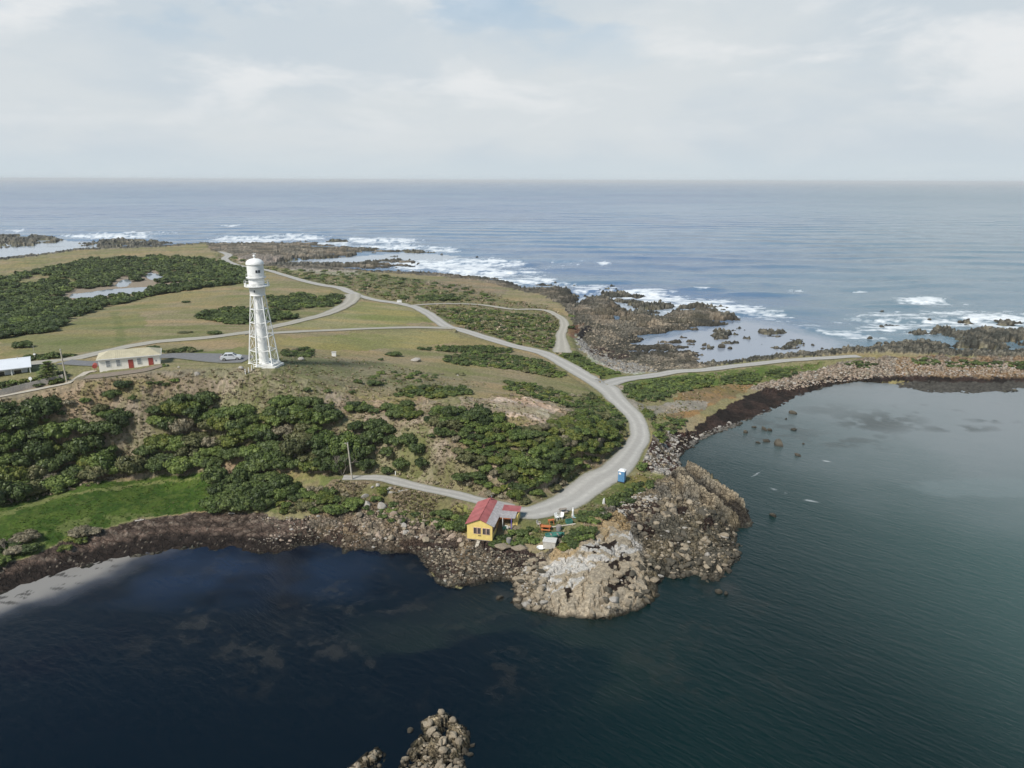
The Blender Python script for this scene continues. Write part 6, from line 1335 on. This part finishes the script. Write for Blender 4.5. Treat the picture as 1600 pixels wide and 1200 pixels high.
chair(842, 822, R(60), STONE, 'pale wooden chair left of the orange tables in the yard'); chair(788, 829, R(200), GREEN_P, 'dark green garden chair by the shack veranda'); chair(793, 828, R(150), WHITE, 'white garden chair by the shack veranda')
chair(847, 826, R(100), OR, 'orange chair at the left end of the orange picnic table'); table(880, 801.5, R(15), 1.2, .6, WOOD, 'grey timber table at the road side of the yard', 'garden_table')
def boatmesh(L_, W_, H_, nm, mat, inner, loc, rz, l_, cat):
    o = empty(nm, loc, rz, label=l_, cat=cat); n = 12; V = []; Vi = []
    for i in range(n + 1):
        t = i / n; w = W_ / 2 * math.sin(math.pi * min(1, .12 + t * .95)) ** .6 if t < 1 else .02; w = max(w, .03); sh_ = .12 * (2 * t - 1) ** 2
        for s_, zz, f in ((-1, H_, 1), (-.75, .12, .8), (0, 0, 0), (.75, .12, .8), (1, H_, 1)): V.append((-L_ / 2 + L_ * t, w * s_ * (1 if f else 0), zz + sh_))
    F = [(i * 5 + k, i * 5 + k + 1, (i + 1) * 5 + k + 1, (i + 1) * 5 + k) for i in range(n) for k in range(4)] + [(0, 1, 2, 3, 4)]
    b = MB().add(V, F); ob_ = b.build('hull', mat, o); sm = ob_.modifiers.new('thick', 'SOLIDIFY'); sm.thickness = .05
    for x in (-L_ * .2, L_ * .15): MB().box(x - .12, x + .12, -W_ * .44, W_ * .44, H_ * .7, H_ * .7 + .04).build('thwart', inner, o)
    return o
q = at(868, 845); tk = at(859, 853)
o = empty('concrete_tank', (tk[0], tk[1], tk[2] - .3), R(-12), label='pale concrete tank under the bow of the green boat', cat='tank'); MB().box(-.95, .95, -.7, .7, 0, 1.25).build('tank_body', CONC, o, bevel=.04); MB().box(-1.02, 1.02, -.77, .77, 1.25, 1.36).build('lid', painted('pale_lid', (.55, .53, .5), .8), o)
boatmesh(3.0, 1.15, .5, 'rowing_boat', GREEN_P, WOOD, (float(q[0]) - .1, float(q[1]) + .2, float(q[2]) + .55), R(12), 'old dark green rowing boat lying in the yard beside the concrete tank', 'boat')
q = at(905, 811); boatmesh(2.1, .75, .3, 'dinghy', painted('pale_blue_paint', (.42, .60, .66), .5), WHITE, (float(q[0]), float(q[1]), float(q[2]) + .05), R(-8), 'small pale blue dinghy at the far right of the yard', 'boat')
q = at(889, 818); o = empty('crate', tuple(q), R(15), label='dark green wooden crate right of the white chairs', cat='crate'); MB().box(-.5, .5, -.4, .4, 0, .06).build('bottom', GREEN_P, o)
for a, c, d, e in ((-.5, .5, -.4, -.36), (-.5, .5, .36, .4), (-.5, -.46, -.36, .36), (.46, .5, -.36, .36)): MB().box(a, c, d, e, .06, .65).build('side', GREEN_P, o)
q = at(845, 858); o = empty('basin', tuple(q), 0, label='white enamel basin on the rocks below the concrete tank', cat='basin'); MB().lathe([(.35, 0), (.62, .34), (.66, .36), (.58, .34), (.30, .06)], 20).build('bowl', WHITE, o, True); MB().tube((0, 0, -.2), (0, 0, .02), .3, n=12).build('foot_ring', CONC, o)
q = at(873, 829); o = empty('water_drum', tuple(q), 0, label='grey water drum between the orange picnic table and green bushes', cat='drum'); MB().lathe([(.42, 0), (.44, .05), (.42, .3), (.44, .45), (.42, .6), (.44, .85), (.42, .9)], 20).build('drum_shell', painted('grey_drum', (.22, .22, .22), .6), o, True); MB().tube((0, 0, .9), (0, 0, .93), .38, n=16).build('lid', WOOD, o)
q = at(795, 852); o = empty('water_drum', tuple(q), 0, label='grey drum among bushes on the shore side of the shack garden', cat='drum'); MB().lathe([(.38, -.2), (.40, .05), (.38, .3), (.40, .45), (.38, .7)], 20).build('drum_shell', bpy.data.materials['grey_drum'], o, True); MB().tube((0, 0, .7), (0, 0, .73), .34, n=16).build('lid', WOOD, o)
q = at(895, 808); o = empty('garden_statue', tuple(q), 0, label='slim white garden statue between the grey timber table and the dinghy', cat='statue'); MB().box(-.22, .22, -.22, .22, -.1, .35).build('plinth', STONE, o); MB().lathe([(.16, .35), (.2, .5), (.13, .95), (.19, 1.2), (.16, 1.35), (.06, 1.42), (.11, 1.55), (.09, 1.68), (.02, 1.74)], 12).build('figure', WHITE, o, True)
q = at(943, 787); o = empty('marker_stone', tuple(q), R(20), label='upright white stone on the verge between road and rocky point', cat='stone'); MB().add([(-.22, -.15, -.2), (.22, -.15, -.2), (.2, .15, -.2), (-.2, .15, -.2), (-.08, -.08, .95), (.17, -.07, 1.1), (.14, .07, 1.05), (-.1, .08, .85)], [(3, 2, 1, 0), (4, 5, 6, 7), (0, 1, 5, 4), (1, 2, 6, 5), (2, 3, 7, 6), (3, 0, 4, 7)]).build('stone_body', WHITE, o, bevel=.03)
b = MB(); q0 = at(885, 822)
for (p1, p2) in (((862, 825), (885, 822)), ((885, 822), (899, 820))): 
    a = Vector(at(*p1) - q0); c = Vector(at(*p2) - q0); b.tube(a + Vector((0, 0, .15)), c + Vector((0, 0, .15)), .12, n=8)
o = b.build('garden_log', POLE); o.location = q0; tag(o, 'long pale log edging beside the orange picnic table', 'log')
for i, (p, r_, h_) in enumerate([((785, 858), 1.1, .55), ((812, 860), 1.2, .6)]):
    q = at(*p); o = link('slab_boulder', RM[0][i]); o.location = (q[0], q[1], q[2] + .1); o.scale = (1.7, .9, .7); o.rotation_euler.z = .15; tag(o, ['long flat tan slab below the shack garden, the left of two', 'long flat tan slab below the shack garden, the right of two'][i], 'boulder', 'flat slabs edging the shack garden')

# ---- stone beds by the shore track
q0 = at(612, 768); b = MB(); pts = [at(*p) for p in ((603, 764), (606, 770), (622, 769), (640, 765))]
for a, c in zip(pts[:-1], pts[1:]): b.prism([(-.1, -.2), (.1, -.2), (.1, .28), (-.1, .28)], 0, float(np.linalg.norm(c - a)), 'y', Matrix.Translation(Vector(a - q0)) @ Matrix.Rotation(math.atan2((c - a)[1], (c - a)[0]) - math.pi / 2, 4, 'Z'))
o = b.build('stone_kerb', CONC); o.location = q0; tag(o, 'low pale concrete kerb round a bed beside the shore track', 'kerb')
for p, s_, l_ in (((590, 759), .55, 'pale white rock above the bush by the shore track'), ((582, 762), .4, 'small pale rock left of the stone beds by the shore track'), ((610, 764), .5, 'pale rock inside the concrete kerb by the shore track'), ((569, 777), .9, 'tall pale rock outcrop high on the bank under the leaning pole'), ((574, 792), 1.1, 'large pale rock halfway down the bank under the leaning pole'), ((596, 793), 1.2, 'pointed pale rock on the bank right of the rock outcrop'),
                  ((308, 583), .8, 'white rounded rock on the bank in front of the asphalt driveway'), ((260, 572.5), .5, 'white stone at the right corner of the cottage'), ((279, 574), .45, 'white stone between the cottage and the driveway'), ((470, 562), 1.1, 'flat pale rock right of the lighthouse base'), ((650, 564), 1.8, 'wide flat grey rock in the short grass'), ((376, 576), .9, 'flat pale rock left of the lighthouse base'), ((715, 587), .4, 'small pale rock beside the lone olive bush'), ((645, 606), .6, 'yellowish rock within the long clump of shrubs')):
    q = at(*p); o = link('boulder', RM[2][int(p[0]) % 6]); o.location = (q[0], q[1], q[2] + s_ * .15); o.scale = (s_, s_ * .7, s_ * (.5 if 'flat' in l_ else .9)); o.rotation_euler.z = p[0]; tag(o, l_, 'boulder')
for p, s_, nm, l_ in (((624, 472.5), (.9, .5, .9), 'service_box', 'small white box beside the gravel road near the fork'), ((522, 556), (.5, .5, .9), 'service_box', 'small white block on the grass right of the lighthouse')):
    q = at(*p); o = empty(nm, tuple(q), .2, label=l_, cat='box'); MB().box(-s_[0], s_[0], -s_[1], s_[1], -.2, s_[2]).build('cabinet', WHITE, o, bevel=.03); MB().box(-s_[0] - .06, s_[0] + .06, -s_[1] - .06, s_[1] + .06, s_[2], s_[2] + .08).build('lid', CONC, o)
q = at(618, 742); o = empty('marker_post', tuple(q), 0, label='small white post in the dry grass above the shore track', cat='post'); MB().box(-.06, .06, -.06, .06, -.2, .65).build('post', WHITE, o); MB().box(-.075, .075, -.075, .075, .65, .7).build('post_cap', WHITE, o)

# ---- dead wood
def deadwood(px, py, sc, l_, seed, up=1.0, nm='dead_tree', cat='dead tree'):
    q = at(px, py); r = random.Random(seed); b = MB()
    def br(p, d, l, r0, k):
        e = p + d * l; b.tube(p, e, r0, r0 * .6, 6)
        if k:
            for _ in range(3): br(e, (d + Vector((r.uniform(-.8, .8), r.uniform(-.5, .5), r.uniform(-.25, .6) * up))).normalized(), l * .7, r0 * .58, k - 1)
    for a in (0, 2.2, 4.1): br(Vector((0, 0, -.2)), Vector((math.cos(a) * .45, math.sin(a) * .3, up)).normalized(), sc, sc * .06, 3)
    o = b.build(nm, BARK); o.location = q; tag(o, l_, cat); return o
deadwood(535, 742, 1.7, 'leafless pale forked tree just left of the leaning pole', 4)
deadwood(12, 868, .9, 'bleached dead branches on the turf at the left edge', 5, .25, 'driftwood', 'driftwood'); deadwood(30, 853, .8, 'grey dead shrub branches beside the dry bush on the turf', 6, .5)
for p, l, rz, l_ in (((150, 829), 1.6, .6, 'white driftwood log at the turf edge above the weedy beach'), ((218, 814), 1.3, .3, 'pale driftwood log farther right along the weed line'), ((362, 803), 1.1, -.2, 'pale driftwood piece at the right end of the turf')):
    q = at(*p); o = MB().tube((-l / 2, 0, .1), (l / 2, 0, .16), .13, .07, 8).tube((0, 0, .13), (.3, .3, .35), .05, .02, 5).build('driftwood', STONE); o.location = q; o.rotation_euler.z = rz; tag(o, l_, 'driftwood')
# conifer behind the fence
q = at(79, 593); o = empty('conifer', (q[0], q[1], q[2]), 0, label='spreading layered green conifer between the white-roofed house and the tall pole', cat='tree')
MB().tube((0, 0, -.3), (0, 0, 3.4), .22, .06, 8).build('trunk', BARK, o)
b = MB(); rr = random.Random(9)
for lv in range(7):
    z = .7 + lv * .48; R_ = 2.9 * (1 - lv / 8.2)
    for k in range(26):
        a = rr.random() * 6.28; L_ = R_ * rr.uniform(.75, 1.1)
        for m_ in range(7):
            t = .25 + .75 * m_ / 6; c = Vector((math.cos(a) * L_ * t, math.sin(a) * L_ * t, z - .12 * t * t + rr.uniform(-.06, .06))); w = Vector((-math.sin(a), math.cos(a), rr.uniform(-.3, .3))) * rr.uniform(.14, .3); u = Vector((math.cos(a), math.sin(a), rr.uniform(-.2, .3))) * .24
            b.add([c - w, c - u, c + w, c + u], [(0, 1, 2, 3)])
me = bpy.data.meshes.new('crown'); me.from_pydata(b.v, [], b.f); attr_f(me, 'tone', np.repeat(np.random.default_rng(1).random(len(b.v) // 4) * .8 + .1, 4)); link('crown', me, LEAF[1], o)
# ------------------------------------------------------------------ air
hz = MB().box(-31500, 31500, -31500, 31500, -9, 66).build('haze', None); tag(hz, kind='stuff')
hm = bpy.data.materials.new('haze'); hm.use_nodes = True; t_ = hm.node_tree; t_.nodes.clear(); ho = t_.nodes.new('ShaderNodeOutputMaterial'); pv = t_.nodes.new('ShaderNodeVolumePrincipled')
pv.inputs['Color'].default_value = (.95, .975, 1, 1); pv.inputs['Density'].default_value = .00009; t_.links.new(pv.outputs[0], ho.inputs['Volume']); hz.data.materials.append(hm)
